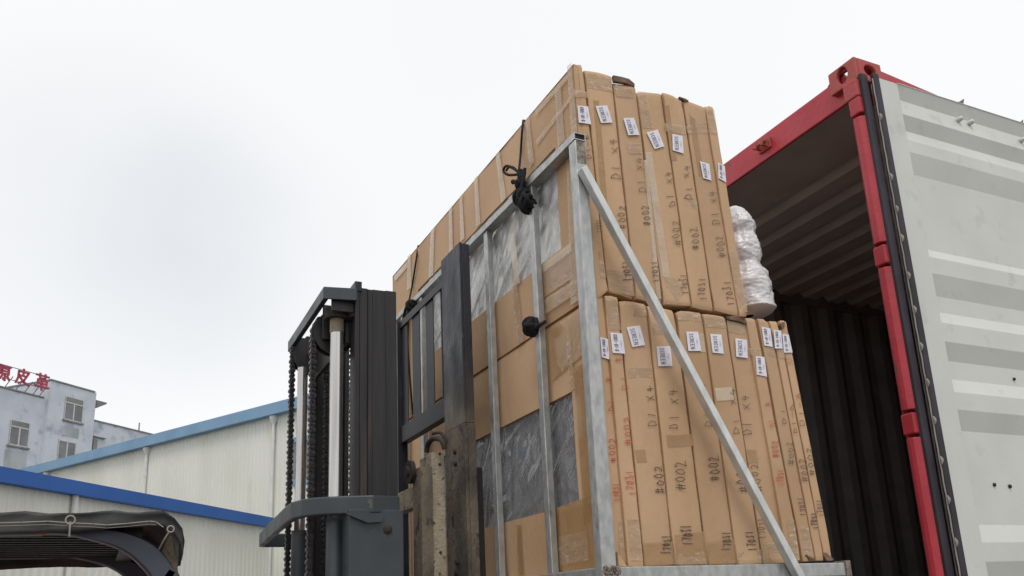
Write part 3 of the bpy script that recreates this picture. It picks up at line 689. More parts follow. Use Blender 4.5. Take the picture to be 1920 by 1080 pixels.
upper = [
 ('box', (1073.4, 115), (1092.6, 120), (1140.5, 546), (1088, 562), 'corner carton of the upper tier, nearest the frame post, left side cut open', 0,
  [('D1-B', 'k', (1110, 299), (1103, 250), 8, 1), ('17031', 'k', (1130, 437), (1127, 410), 9, 1)], KB,
  [(TAPE, [(1076, 168), (1101, 172), (1103, 184), (1077, 181)]), (TAPE, [(1122, 470), (1129, 470), (1137, 520), (1126, 522)])]),
 ('box', (1095.6, 129), (1147.5, 143), (1191, 560), (1141, 548), 'wide upper tier carton just right of the corner one, writing crossed by the brace', .004,
  [('D1 x4', 'k', (1163, 338), (1158, 257), 15, 1.15), ('#002', 'k', (1175, 430), (1171, 383), 13, 1.15), ('17031', 'k', (1185, 527), (1179, 487), 13, 1.6)], SC,
  [(TAPE, [(1097, 133), (1146, 146), (1149, 172), (1102, 165)]), (TAPE, [(1136, 505), (1184, 505), (1190, 556), (1142, 545)]), (TAPEA, [(1112, 188), (1123, 188), (1141, 400), (1130, 400)])]),
 ('box', (1150.4, 152), (1191, 162), (1243, 570), (1193, 560), 'upper tier carton under a torn dark flap, SCREEN label straight under the flap', -.002,
  [('D1 x4', 'k', (1212, 362), (1207, 293), 14, 1.1), ('#002', 'k', (1220, 423), (1216, 383), 13, 1.1), ('17031', 'k', (1236, 529), (1232, 488), 12, 1.2)], SC,
  [(TAPE, [(1153, 158), (1190, 168), (1193, 186), (1156, 180)]), (TAPE, [(1176, 268), (1202, 268), (1205, 288), (1179, 288)]), (TAPEP, [(1207, 300), (1213, 300), (1240, 560), (1232, 560)])]),
 ('box', (1194, 169), (1240, 175), (1297, 575), (1244.5, 571), 'upper tier carton in the middle with a strongly slanted SCREEN label', .003,
  [('D1 x4', 'k', (1267, 388), (1259, 318), 13, 1.0), ('#002', 'k', (1278, 460), (1273, 411), 13, 1.1), ('17031', 'k', (1291, 551), (1288, 513), 13, 1.1)], SC,
  [(TAPE, [(1195, 171), (1212, 173), (1225, 240), (1205, 240)]), (TAPE, [(1247, 520), (1272, 520), (1292, 572), (1250, 570)]), (TAPEP, [(1210, 285), (1222, 285), (1256, 520), (1243, 520)])]),
 ('box', (1242, 173), (1279.5, 186), (1338, 583), (1298, 576), 'upper tier carton with an upright SCREEN label beside the slanted one', -.001,
  [('D1 x4', 'k', (1299, 375), (1294, 307), 13, 1.1), ('#002', 'k', (1312, 468), (1308, 424), 13, 1.1), ('17031', 'k', (1325, 563), (1322, 520), 12, 1.2)], SC,
  [(TAPE, [(1246, 231), (1285, 236), (1287, 252), (1248, 246)]), (TAPEA, [(1243, 178), (1252, 181), (1270, 300), (1259, 300)]), (TAPE, [(1287, 372), (1306, 372), (1309, 392), (1290, 392)])]),
 ('box', (1281, 186), (1321.5, 202), (1385.5, 594), (1339, 583), 'upper tier carton with a low SCREEN label and a blotted figure near its foot', .002,
  [('D1 x4', 'k', (1351, 421), (1343, 355), 13, 1.1), ('#002', 'k', (1361, 482), (1356, 440), 14, 1.1), ('17031', 'k', (1376, 573), (1371, 525), 14, 1.25)], SC,
  [(TAPE, [(1286, 237), (1324, 228), (1327, 250), (1290, 250)]), (TAPEA, [(1290, 200), (1300, 203), (1322, 330), (1311, 330)])]),
 ('box', (1322, 197), (1338.7, 199), (1402.8, 593), (1386.5, 594), 'narrow carton at the far right end of the upper tier', -.004,
  [], KB, [(TAPE, [(1325, 203), (1339, 204), (1346, 252), (1332, 250)]), (TAPE, [(1366, 470), (1383, 470), (1402, 585), (1388, 585)])]),
]
for i, (nm, tl, tr, br, bl, lab, dy, tx, lt, tp) in enumerate(upper):
    t = carton(nm, tl, tr, br, bl, lab, YL + dy, UG, [(up_l[i], lt)], tx, tp, seed=i + 1)
    if i == 0: U1 = t
    if i == 2: t_flap = t
    if i == 5: t_blot = t
lower = [
 ((1108, 549), (1132, 553.5), (1177, 1063), (1128, 1064), 'lower tier carton right behind the frame post, red writing, label half hidden', .004,
  [('17031', 'r', (1163, 940), (1161, 905), 11, 1.1), ('#002', 'r', (1156, 867), (1153, 820), 11, 1.1), ('D1', 'r', (1153, 772), (1150, 747), 11, 1), ('B', 'r', (1147, 714), (1146, 705), 10, 1)], KB,
  [(TAPE, [(1160, 975), (1167, 975), (1174, 1055), (1163, 1055)])]),
 ((1133.5, 553), (1157.5, 557.5), (1208.6, 1064), (1177.5, 1063), 'narrow lower tier carton with a red B written under its label', -.006,
  [('17031', 'r', (1190, 929), (1187, 880), 13, 1.2), ('#002', 'r', (1184, 835), (1181, 779), 12, 1.2), ('D1', 'r', (1178, 732), (1174, 702), 12, 1), ('B', 'r', (1167, 676), (1166, 668), 10, 1)], KB,
  [(TAPE, [(1136, 560), (1157, 562), (1164, 618), (1143, 618)]), (TAPE, [(1177, 974), (1198, 974), (1206, 1052), (1182, 1052)])]),
 ((1159, 564), (1212, 569), (1264.5, 1060.6), (1209.6, 1064), 'lower tier carton with a tilted SCREEN label, first wide one from the frame post', .002,
  [('17031', 'k', (1258, 1039), (1256, 1003), 15, 1.5), ('#002', 'k', (1248, 925), (1242, 871), 15, 1.35), ('D1 x4', 'k', (1231, 801), (1225, 721), 14, 1.1)], SC,
  [(TAPE, [(1160, 567), (1211, 573), (1213, 593), (1164, 593)]), (TAPE, [(1176, 690), (1222, 688), (1224, 708), (1179, 708)]), (TAPEA, [(1190, 843), (1210, 843), (1214, 868), (1194, 868)]),
   (TAPEA, [(1206, 1018), (1261, 1014), (1263.5, 1058), (1211, 1061)])]),
 ((1214, 571), (1265, 580), (1326, 1060), (1265.7, 1060.6), 'lower tier carton with the lowest SCREEN label, left of the brace', -.003,
  [('17031', 'k', (1298.5, 1022), (1297, 983), 17, 1.7), ('#002', 'k', (1286, 919), (1284, 863), 17, 1.35), ('D1 x4', 'k', (1272, 807), (1271, 728), 16, 1.1)], SC,
  [(TAPE, [(1219, 600), (1238, 600), (1244, 628), (1224, 626)]), (TAPEA, [(1250, 815), (1298, 814), (1300, 836), (1253, 838)]), (TAPEA, [(1265, 1003), (1320, 996), (1325, 1055), (1267, 1056)]), (TAPE, [(1268, 1038), (1322, 1034), (1325, 1058), (1270, 1058)])]),
 ((1267.5, 581), (1316.5, 585.5), (1382, 1059), (1327, 1060), 'lower tier carton with an upright SCREEN label touching the right edge of the brace', .003,
  [('17031', 'k', (1372, 1032), (1368, 995), 15, 1.5), ('#002', 'k', (1350, 902), (1346, 853), 16, 1.3), ('D1 x4', 'k', (1334, 802), (1322, 715), 12, 1.1)], SC,
  [(TAPE, [(1269, 584), (1313, 588), (1315, 602), (1272, 600)]), (TAPEA, [(1326, 1016), (1377, 1010), (1381, 1056), (1330, 1058)]), (TAPEP, [(1308, 625), (1318, 625), (1323, 660), (1313, 660)])]),
 ((1318, 586.5), (1360, 594), (1430, 1058), (1383.5, 1059), 'lower tier carton with the second SCREEN label from the brace', -.002,
  [('17031', 'k', (1417, 1033), (1414, 994), 15, 1.4), ('#002', 'k', (1402, 923), (1392, 866), 15, 1.4), ('D1 x4', 'k', (1388, 816), (1379, 724), 12, 1.0)], SC,
  [(TAPE, [(1319, 589), (1359, 597), (1363, 616), (1323, 612)]), (TAPE, [(1384, 1036), (1427, 1030), (1429, 1056), (1386, 1057)]), (TAPEP, [(1340, 728), (1372, 726), (1376, 750), (1344, 752)])]),
 ((1361.5, 598), (1400, 606), (1477, 1056), (1431, 1058), 'lower tier carton with the third SCREEN label from the brace, under the dark torn edge', .004,
  [('17031', 'k', (1438, 1010), (1435, 970), 14, 1.0), ('#002', 'k', (1430, 922), (1420, 866), 13, 1.1), ('D1 x4', 'k', (1410, 818), (1405, 738), 16, 1.2)], SC,
  [(TAPE, [(1362, 600), (1399, 608), (1403, 628), (1366, 622)]), (TAPEA, [(1398, 842), (1419, 842), (1423, 868), (1402, 868)]), (TAPE, [(1432, 1020), (1470, 1016), (1474, 1052), (1434, 1054)])]),
 ((1398, 595.8), (1416.5, 597), (1504.5, 1053), (1478, 1056), 'thin lower tier carton with red writing and a label set lower than its neighbours', -.006,
  [('17031', 'r', (1471, 910), (1468, 879), 12, 1), ('#002', 'r', (1462, 857), (1458, 825), 11, 1), ('D1', 'r', (1455, 798), (1451, 784), 11, .9), ('B', 'r', (1447, 760), (1445, 750), 10, .9)], KB,
  [(TAPE, [(1404, 652), (1423, 654), (1427, 668), (1408, 666)]), (TAPE, [(1476, 975), (1489, 975), (1500, 1050), (1484, 1050)])]),
 ((1420, 596.7), (1444, 600.5), (1529.5, 1052), (1505.5, 1053), 'thin lower tier carton fourth from the right end of the load', .001,
  [('17031', 'k', (1512, 967), (1507, 931), 11, 1.2), ('#002', 'k', (1491, 871), (1486, 826), 10, 1), ('D1', 'k', (1476, 797), (1471, 762), 7, 1)], KB,
  [(TAPE, [(1437, 652), (1452, 652), (1455, 668), (1440, 668)]), (TAPE, [(1500, 985), (1515, 985), (1527, 1045), (1508, 1045)])]),
 ((1445.5, 600.5), (1459, 601), (1546, 1051.5), (1530.5, 1052), 'thin lower tier carton second from the right end of the load', -.003,
  [('17031', 'k', (1534, 992), (1531, 960), 11, 1.5), ('#002', 'k', (1516, 903), (1510, 857), 11, 1.1), ('D1-A', 'k', (1496, 814), (1487, 757), 8, 1)], KB,
  [(TAPE, [(1458, 656), (1470, 656), (1473, 672), (1461, 672)])]),
 ((1460, 601), (1474.4, 602), (1563, 1050), (1547, 1051.5), 'thin carton at the right end of the lower tier, torn corners', .002,
  [('17031', 'k', (1545, 968), (1542, 936), 11, 1.1), ('#002', 'k', (1529, 892), (1522, 836), 9, 1.1), ('D1-A', 'k', (1509, 800), (1500, 733), 8, 1)], KB,
  [(TAPE, [(1475, 668), (1485, 668), (1489, 684), (1478, 684)])]),
]
lower[8] = lower[8][:4] + ('thin lower tier carton third from the right end of the load',) + lower[8][5:]
for i, (tl, tr, br, bl, lab, dy, tx, lt, tp) in enumerate(lower):
    t = carton('box', tl, tr, br, bl, lab, YL + dy, LG, [(lo_l[i], lt)], tx, tp, seed=i + 21)
    if i == 0: L1 = t
    if i == 10: L11 = t
    if i == 6: L7 = t
    if i == 8: L9 = t
# torn flaps and openings
def flap(parent, pts, y, d=(0, -.02, .0), material=CARDD):
    P = [onY(u, v, y) for u, v in pts]; mb = MB(); n_ = len(P)
    mb.add(P + [p + Vector((.0, .014, 0)) for p in P], [tuple(range(n_)), tuple(range(n_, 2 * n_))[::-1]] + [(i, (i + 1) % n_, n_ + (i + 1) % n_, n_ + i) for i in range(n_)])
    mb.build('torn_flap', material, parent)
flap(t_flap, [(1150, 141), (1166, 144), (1180, 148), (1190, 157), (1190, 163), (1172, 155), (1152, 152)], YL - .006)
flap(t_blot, [(1274, 181), (1286, 185), (1292, 189), (1284, 189)], YL - .004)
flap(L7, [(1361, 593), (1380, 592), (1400, 603), (1399, 607), (1385, 602), (1364, 598)], YL - .007)
flap(L11, [(1466, 604), (1472, 604), (1471, 614), (1467, 616), (1463, 609)], YL - .007)
flap(L11, [(1549, 1036), (1563, 1048), (1562, 1051), (1550, 1051), (1545, 1041)], YL - .008)
flap(L9, [(1512, 1040), (1529, 1050), (1520, 1051.5)], YL - .008)
# folded triangular end flaps at the feet of the thin cartons
def fold(parent, pts, y): flap(parent, pts, y, material=CARD)
fold(L1, [(1158, 1035), (1176, 1062), (1160, 1062)], YL - .010)
for seam_px in (((1160, 973), (1197, 974)), ((1478, 981), (1548, 978))): pass

# the two big side faces (towards the forklift): cut-out windows with film, tape strips, all children of the outer cartons
XF = 1.532                                  # plane of the big faces
def sidecard(parent, z0, z1, y0, y1, wy0, wy1, wz0, wz1, seed, thick=.024):
    """front board with a rectangular window cut in it"""
    mb = MB(); x0, x1 = XF, XF + thick
    def patch(ya, yb, za, zb):
        k_, l_ = max(2, int((yb - ya) / .08)), max(2, int((zb - za) / .08)); vs = []
        for j in range(l_ + 1):
            for i in range(k_ + 1):
                y = lerp(ya, yb, i / k_); z = lerp(za, zb, j / l_)
                b_ = min((y - y0), (y1 - y), (z - z0), (z1 - z)); dx = .004 * noise.noise(Vector((seed, y * 4, z * 4)))
                if b_ < .001: dx += .006
                vs.append(Vector((x0 + dx, y, z + (.005 * noise.noise(Vector((seed * 3, y * 3, 1))) if b_ < .001 else 0))))
        mb.add(vs, [(j * (k_ + 1) + i, j * (k_ + 1) + i + 1, (j + 1) * (k_ + 1) + i + 1, (j + 1) * (k_ + 1) + i) for j in range(l_) for i in range(k_)], True)
    ys = [y0, wy0, wy1, y1]; zs = [z0, wz0, wz1, z1]
    for a_ in range(3):
        for c_ in range(3):
            if a_ == 1 and c_ == 1: continue
            patch(ys[a_], ys[a_ + 1], zs[c_], zs[c_ + 1])
    # edges of the window and outer edges
    for (ya, za, yb, zb) in ((wy0, wz0, wy1, wz0), (wy1, wz0, wy1, wz1), (wy1, wz1, wy0, wz1), (wy0, wz1, wy0, wz0), (y0, z0, y1, z0), (y1, z0, y1, z1), (y1, z1, y0, z1), (y0, z1, y0, z0)):
        mb.add([(x0 + .003, ya, za), (x0 + .003, yb, zb), (x1, yb, zb), (x1, ya, za)], [(0, 1, 2, 3)])
    return mb.build('side_panel', CARD, parent)
def film(parent, y0, y1, z0, z1, material, seed, amp=.008):
    mb = MB(); k_, l_ = 200, 70; vs = []
    for j in range(l_ + 1):
        for i in range(k_ + 1):
            y = lerp(y0, y1, i / k_); z = lerp(z0, z1, j / l_)
            w = (1 - abs(noise.noise(Vector((y * 5 + z * 8, (y - z) * 1.6, seed)))) * 2.2) ** 3 + .45 * (1 - abs(noise.noise(Vector((y * 9 + z * 3, (y + z) * 1.4, seed + 4)))) * 2) ** 3 + .10 * noise.noise(Vector((y * 20, z * 12, seed)))
            vs.append(Vector((XF + .014 - amp * max(0, w), y, z)))
    mb.add(vs, [(j * (k_ + 1) + i, j * (k_ + 1) + i + 1, (j + 1) * (k_ + 1) + i + 1, (j + 1) * (k_ + 1) + i) for j in range(l_) for i in range(k_)], True)
    return mb.build('film_window', material, parent)
zgap = 1.087 + H; ztop = 2.056 + H; zbot = .142 + H
YN, YW = 2.452, 4.72
uw = (onX(1060, 460, XF), onX(1040, 278, XF)); lw0, lw1 = onX(1092, 941, XF), onX(1072, 735, XF)
sidecard(U1, zgap + .004, ztop, YN, YW, uw[0].y + .03, 4.25, uw[0].z, onX(1045, 272, XF).z, 3)
film(U1, uw[0].y + .02, 4.27, uw[0].z - .01, onX(1045, 272, XF).z + .01, FILM, 1)
sidecard(L1, zbot, zgap - .004, YN, YW, lw0.y + .02, 4.1, lw0.z, lw1.z, 9)
film(L1, lw0.y + .01, 4.12, lw0.z - .01, lw1.z + .01, FILMD, 8, .006)
def sidetape(parent, pts, material, lift=.006, name='tape'):
    P = [onX(u, v, XF - lift) for u, v in pts]; mb = MB(); k_, l_ = 3, 8; vs = []
    for j in range(l_ + 1):
        for i in range(k_ + 1):
            p = P[0].lerp(P[1], i / k_).lerp(P[3].lerp(P[2], i / k_), j / l_); p.x += .0012 * noise.noise(p * 25); vs.append(p)
    mb.add(vs, [(j * (k_ + 1) + i, j * (k_ + 1) + i + 1, (j + 1) * (k_ + 1) + i + 1, (j + 1) * (k_ + 1) + i) for j in range(l_) for i in range(k_)], True)
    return mb.build(name, material, parent)
V = lambda pts: [(720 + x * .4073, 100 + y * .4073) for x, y in pts]
for pts in (V([(513, 465), (530, 450), (562, 665), (540, 690)]), V([(415, 578), (430, 562), (444, 785), (424, 800)]), V([(347, 662), (360, 648), (370, 852), (352, 868)]),
            V([(298, 720), (312, 706), (318, 920), (300, 935)]), V([(216, 815), (232, 800), (226, 1020), (205, 1035)]), V([(108, 935), (122, 920), (126, 1080), (106, 1090)]),
            V([(45, 1025), (105, 960), (108, 985), (50, 1050)])):
    sidetape(U1, pts, TAPEP)
for pts in (V([(650, 305), (668, 290), (690, 500), (668, 530)]), V([(694, 262), (850, 88), (853, 110), (699, 286)]), V([(700, 400), (862, 190), (865, 208), (705, 425)]),
            V([(785, 165), (812, 140), (832, 400), (800, 430)]), V([(842, 60), (862, 42), (890, 360), (862, 385)])):
    sidetape(U1, pts, TAPE)
for pts in ([(1040, 330), (1078, 300), (1085, 345), (1046, 380)],): pass
for pts in ([(1062, 300), (1075, 290), (1090, 560), (1070, 572)], [(1012, 500), (1068, 458), (1075, 520), (1016, 560)], [(1015, 565), (1085, 520), (1088, 545), (1018, 592)], [(958, 530), (968, 522), (982, 640), (970, 648)]):
    sidetape(U1, pts, TAPE, .008)
for pts in ([(1012, 500), (1070, 455), (1073, 470), (1014, 515)],): sidetape(U1, pts, TAPEP, .009)
sidetape(U1, [(955, 440), (964, 434), (975, 530), (964, 536)], TAPEP, .010)
for pts, mt in (([(1028, 620), (1090, 575), (1100, 660), (1034, 715)], TAPEA), ([(1074, 690), (1108, 672), (1122, 960), (1095, 985)], TAPEA), ([(1020, 960), (1118, 925), (1124, 1066), (1030, 1090)], TAPEA),
                ([(1062, 640), (1070, 634), (1078, 730), (1068, 733)], TAPE), ([(968, 985), (976, 983), (980, 1078), (971, 1080)], TAPEA), ([(1040, 1010), (1100, 995), (1104, 1050), (1044, 1062)], TAPE)):
    sidetape(L1, pts, mt, .007 + .001 * (mt is TAPE))

# white plastic-wrapped bundle on the lower tier behind the last upper carton
mb = MB(); k_ = 40; rings = []
bc0 = onY(1404, 590, YL + .22)
prof = [(0, .02), (.015, .105), (.03, .10), (.08, .098), (.16, .10), (.24, .093), (.285, .075), (.31, .070), (.36, .080), (.42, .084), (.47, .074), (.50, .066), (.53, .073), (.56, .076), (.62, .060), (.67, .042), (.70, .018), (.705, .002)]
sc_z = (onY(1375, 384, YL + .22).z - bc0.z) / .705
n_ = 90; vs = []; rows = 150
def pr_at(t):
    for (a_, r0), (b_, r1) in zip(prof[:-1], prof[1:]):
        if t <= b_: return lerp(r0, r1, (t - a_) / (b_ - a_))
    return prof[-1][1]
for j in range(rows + 1):
    t_ = .705 * j / rows; r_ = pr_at(t_); z = bc0.z + t_ * sc_z
    for i in range(n_):
        a_ = 2 * math.pi * i / n_; d = Vector((math.cos(a_), math.sin(a_), 0)); w = 1 + .07 * noise.noise(Vector((d.x * 2.4, d.y * 2.4, t_ * 14))) + .03 * noise.noise(Vector((d.x * 6, d.y * 6, t_ * 60)))
        rg = lambda v_: (1 - abs(noise.noise(v_)) * 2) ** 2
        w += .03 * rg(Vector((d.x * 3 + t_ * 5, d.y * 3, t_ * 20 - d.x * 4))) - .02 * rg(Vector((d.x * 5, d.y * 5 + t_ * 12, t_ * 34))) + .008 * rg(Vector((d.x * 11, d.y * 11, t_ * 50 + d.y * 6))) - .015
        vs.append(Vector((bc0.x + .015 + d.x * r_ * 1.0 * w - t_ * .02, YL + .24 + d.y * r_ * 1.3 * w, z)))
mb.add(vs, [(j * n_ + i, j * n_ + (i + 1) % n_, (j + 1) * n_ + (i + 1) % n_, (j + 1) * n_ + i) for j in range(rows) for i in range(n_)], True)
tag(mb.build('plastic_bundle', BAG), 'crumpled white plastic-wrapped bundle standing on the lower cartons against the end of the upper tier', 'bundle')

# ------------------------------------------------------------------ galvanised frame round the load
fr = thing('steel_frame', (1.98, 3.5, .09 + H), 'galvanised square-tube frame holding the carton stack, with a long diagonal brace', 'frame')
xo, xi = 1.482, 1.531                       # frame plane against the big face
zr1 = 1.716 + H
y_in, y_out = 2.398, 4.74
mb = MB(); t4 = .0035; za, zb_ = zr1 - .029, zr1     # hollow tube, open at the near end
mb.box(xo, xo + t4, y_in, y_out, za, zb_); mb.box(xi - t4, xi, y_in, y_out, za, zb_); mb.box(xo + t4, xi - t4, y_in, y_out, za, za + t4); mb.box(xo + t4, xi - t4, y_in, y_out, zb_ - t4, zb_)
rail = mb.build('top_rail', GALV, fr)
mb = MB(); mb.box(xo + t4 + .001, xi - t4 - .001, y_in + .006, y_in + .012, za + t4 + .001, zb_ - t4 - .001); mb.build('tube_end_shade', GALVD, rail)  # dark plug just inside the tube mouth, painted as its shaded hollow
mb = MB(); mb.box(xo + .002, xi + .0, y_in + .052, y_out, .09 + H, .14 + H); mb.build('bottom_rail', GALV, fr, bevel=.004)
def post_box(y0, nm='post'):
    mb = MB(); mb.box(xi - .052, xi + .002, y0, y0 + .05, .09 + H, zr1 - .012); return mb.build(nm, GALV, fr, bevel=.005)
pst = MB(); pst.hexa([Vector((1.476, y_in, .10 + H)), Vector((1.530, y_in, .10 + H)), Vector((1.530, y_in + .05, .10 + H)), Vector((1.476, y_in + .05, .10 + H)),
                      Vector((1.483, y_in, zr1 - .030)), Vector((1.532, y_in, zr1 - .030)), Vector((1.532, y_in + .05, zr1 - .030)), Vector((1.483, y_in + .05, zr1 - .030))])
po = pst.build('corner_post', GALV, fr, bevel=.006)
mb = MB(); mb.box(1.489, 1.527, y_in - .0012, y_in + .0, zr1 - .125, zr1 - .034); mb.build('post_grime', WELD, po)
mb = MB()
for i in range(26):
    a_ = random.uniform(0, 1); mb.tube([(1.474 + a_ * .06, y_in - .002, .13 + H + random.uniform(-.016, .012)), (1.474 + a_ * .06 + .006, y_in - .006, .13 + H + random.uniform(-.018, .01))], [.007, .004], 6)
mb.build('weld_bead', WELD, po)
post_box(y_out - .0, 'corner_post')
for u_, v_ in ((905, 520), (991, 430)):
    pass
for yy in (2.785, 3.235, 3.69, 4.11, 4.42):
    mb = MB(); mb.box(xo + .008, xo + .036, yy - .019, yy + .019, .14 + H, zr1 - .0295); mb.build('upright', GALV, fr, bevel=.003)
# end side: bottom rail along the cartons and the diagonal brace
mb = MB(); mb.box(1.532, 2.535, y_in + .002, y_in + .05, .088 + H, .138 + H); mb.build('end_rail', GALV, fr, bevel=.004)
mb = MB(); mb.box(2.536, 2.56, y_in - .004, y_in + .056, .078 + H, .145 + H); mb.build('rail_end_plate', WELD, fr, bevel=.003)
mb = MB()
for i in range(5):
    y = 2.5 + i * .5; mb.box(1.49, 2.53, y, y + .045, .088 + H, .136 + H)
mb.box(2.49, 2.535, 2.46, 4.66, .087 + H, .135 + H)
mb.build('base_bar', GALV, fr)
a_ = onY(1097, 311, y_in - .042) + Vector((0, .021, 0)); b_ = onY(1512, 1092, y_in - .042) + Vector((0, .021, 0))
mb = MB(); mb.bar(a_, b_, .029, .034, (0, 1, 0)); mb.build('brace', GALVB, fr, bevel=.003)

# ------------------------------------------------------------------ cords
def cord(pts, r=.006): 
    mb = MB(); mb.tube(pts, r, 8); return mb
def smooth(pts, k=8):
    pts = [Vector(p) for p in pts]; P = [pts[0]] + pts + [pts[-1]]; o = []
    for i in range(1, len(P) - 2):
        p0, p1, p2, p3 = P[i - 1:i + 3]
        for s_ in range(k):
            t = s_ / k; o.append(.5 * ((2 * p1) + (-p0 + p2) * t + (2 * p0 - 5 * p1 + 4 * p2 - p3) * t * t + (-p0 + 3 * p1 - 3 * p2 + p3) * t ** 3))
    o.append(pts[-1]); return o
def knot(mb, c, r, n_=9, seed=1, wr=.007):
    random.seed(seed); c = Vector(c)
    for i in range(n_):
        ax = Vector((random.uniform(-1, 1), random.uniform(-1, 1), random.uniform(-.6, .6))).normalized(); u = ax.orthogonal().normalized(); w = ax.cross(u); pp = []
        rr_ = r * random.uniform(.65, 1.0); o = Vector([random.uniform(-.3, .3) * r for _ in range(3)])
        for k_ in range(14):
            a2 = 2 * math.pi * k_ / 14; pp.append(c + o + (u * math.cos(a2) + w * math.sin(a2)) * rr_)
        mb.tube(pp, wr, 7, closed=True)
XR = XF - .012
mb = MB()
mb.tube(smooth([onX(981, 226, XF + .02), onX(979, 245, XR), onX(976, 290, XR), onX(973, 320, xo - .01)]), .0052, 8)
mb.tube(smooth([onX(981, 226, XF + .02), onX(981, 226, XF + .02) + Vector((.5, 0, .006)), onX(981, 226, XF + .02) + Vector((.8, 0, .0))]), .005, 8)
mb.tube(smooth([onX(978, 330, xo - .015), onX(966, 318, xo - .02), onX(950, 311, xo - .02), onX(944, 321, xo - .02), onX(954, 328, xo - .02), onX(972, 327, xo - .015)]), .0058, 8)
mb.tube(smooth([onX(973, 325, xo - .015), onX(964, 315, xo - .02), onX(955, 313, xo - .02), onX(949, 320, xo - .02)]), .0052, 8)
for (du, dv) in ((0, 0), (4, 2), (-3, 3), (7, -2)):
    mb.tube(smooth([onX(977 + du, 318 + dv, xo - .012), onX(975 + du, 340 + dv, xo - .018), onX(972 + du, 360 + dv, xo - .02), onX(980 + du, 380 + dv, xo - .01)]), .0075, 8)
mb.tube(smooth([onX(975, 338, xo - .02), onX(968, 340, xo - .025), onX(962, 341, xo - .026)]), [.008] * 16 + [.011], 8)
knot(mb, onX(983, 372, xo - .006), .034, 13, 4, .0095); knot(mb, onX(990, 380, xo - .004), .030, 8, 5, .009); knot(mb, onX(976, 345, xo - .014), .018, 6, 6, .0075)
tag(mb.build('tie_rope', ROPE), 'black rope looped and knotted in a bow over the frame top rail', 'rope', None)
mb = MB()
mb.tube(smooth([onX(784, 461, XF + .02), onX(780, 490, XR), onX(772, 540, XR), onX(766, 568, xo - .01)]), .0052, 8)
mb.tube(smooth([onX(784, 461, XF + .02), onX(784, 461, XF + .02) + Vector((.4, 0, .006)), onX(784, 461, XF + .02) + Vector((.8, 0, 0))]), .005, 8)
knot(mb, onX(770, 572, xo - .02), .028, 8, 11, .008)
mb.tube(smooth([onX(766, 568, xo - .02), onX(760, 580, xo - .03), onX(756, 600, xo - .03)]), .0075, 8)
mb.tube(smooth([onX(766, 575, xo - .0), onX(764, 640, xo - .0), onX(768, 700, xo - .0), onX(774, 778, xo - .0)]), .006, 8)
tag(mb.build('tie_rope', ROPE), 'black cord down the far end of the upper cartons, knotted beside the forklift backrest', 'rope', None)
mb = MB(); knot(mb, onX(999, 612, xo - .002), .030, 14, 21, .009)
mb.tube(smooth([onX(1003, 614, xo - .006), onX(1012, 609, xo + .0), onX(1022, 603, XF - .012)]), [.011] * 8 + [.007] * 9, 8)
tag(mb.build('tie_rope', ROPE), 'short black rope lashing wound round an upright at the seam between the tiers', 'rope', None)

# ------------------------------------------------------------------ forklift
fk = thing('forklift', (-.1, 3.55, 0), 'dark forklift with mast raised against the load and cab roof under a tarpaulin', 'forklift')
YR, YLf = 3.15, 3.95                        # near and far mast columns (outer faces)
def column(y, s, z0, z1, x0, x1, material, name, seed=0, lip=True):
    """channel: web facing outwards with two shallow ridges"""
    w = x1 - x0
    prof = [(x0, 0), (x0 + .018, 0), (x0 + .020, .007), (x0 + w * .30, .007), (x0 + w * .32, .013), (x0 + w * .42, .013), (x0 + w * .44, .008), (x0 + w * .72, .008), (x0 + w * .74, .002), (x1, .002),
            (x1, .075), (x1 - .02, .075), (x1 - .02, .025), (x0 + .02, .025), (x0 + .02, .075), (x0, .075)]
    P = [Vector((a_, y + s * b_, 0)) for a_, b_ in prof]; mb = MB(); mb.prism(P, (0, 0, z0), (0, 0, z1))
    if lip: mb.box(x0 - .002, x0 + .026, min(y + s * -.004, y + s * .07), max(y + s * -.004, y + s * .07), z1 - .02, z1 + .022)
    return mb.build(name, material, fk, bevel=.002)
zm = 1.307 + H
column(YR, 1, .25, zm, .868, 1.040, BLACK, 'inner_mast_column'); column(YLf, -1, .25, zm, .868, 1.040, BLACK, 'inner_mast_column')
zo = .405 + H
for y, s in ((YR - .05, 1), (YLf + .05, -1)):
    mb = MB(); mb.box(.835, 1.045, min(y, y + s * .02), max(y, y + s * .02), .12, zo); mb.box(.835, .857, min(y + s * .021, y + s * .12), max(y + s * .021, y + s * .12), .12, zo)
    mb.box(1.0, 1.045, min(y + s * .021, y + s * .045), max(y + s * .021, y + s * .045), .12, zo)
    mb.build('outer_mast_column', SLATE, fk, bevel=.004)
# bolt on the near outer column
p = onY(727, 993, YR - .05); mb = MB(); mb.tube([p, p + Vector((0, -.006, 0)), p + Vector((0, -.006, 0))], [.017, .016, .010], 16); mb.tube([p + Vector((0, -.006, 0)), p + Vector((0, -.010, 0))], [.009, .008], 6)
mb.build('bolt', RUST, fk)
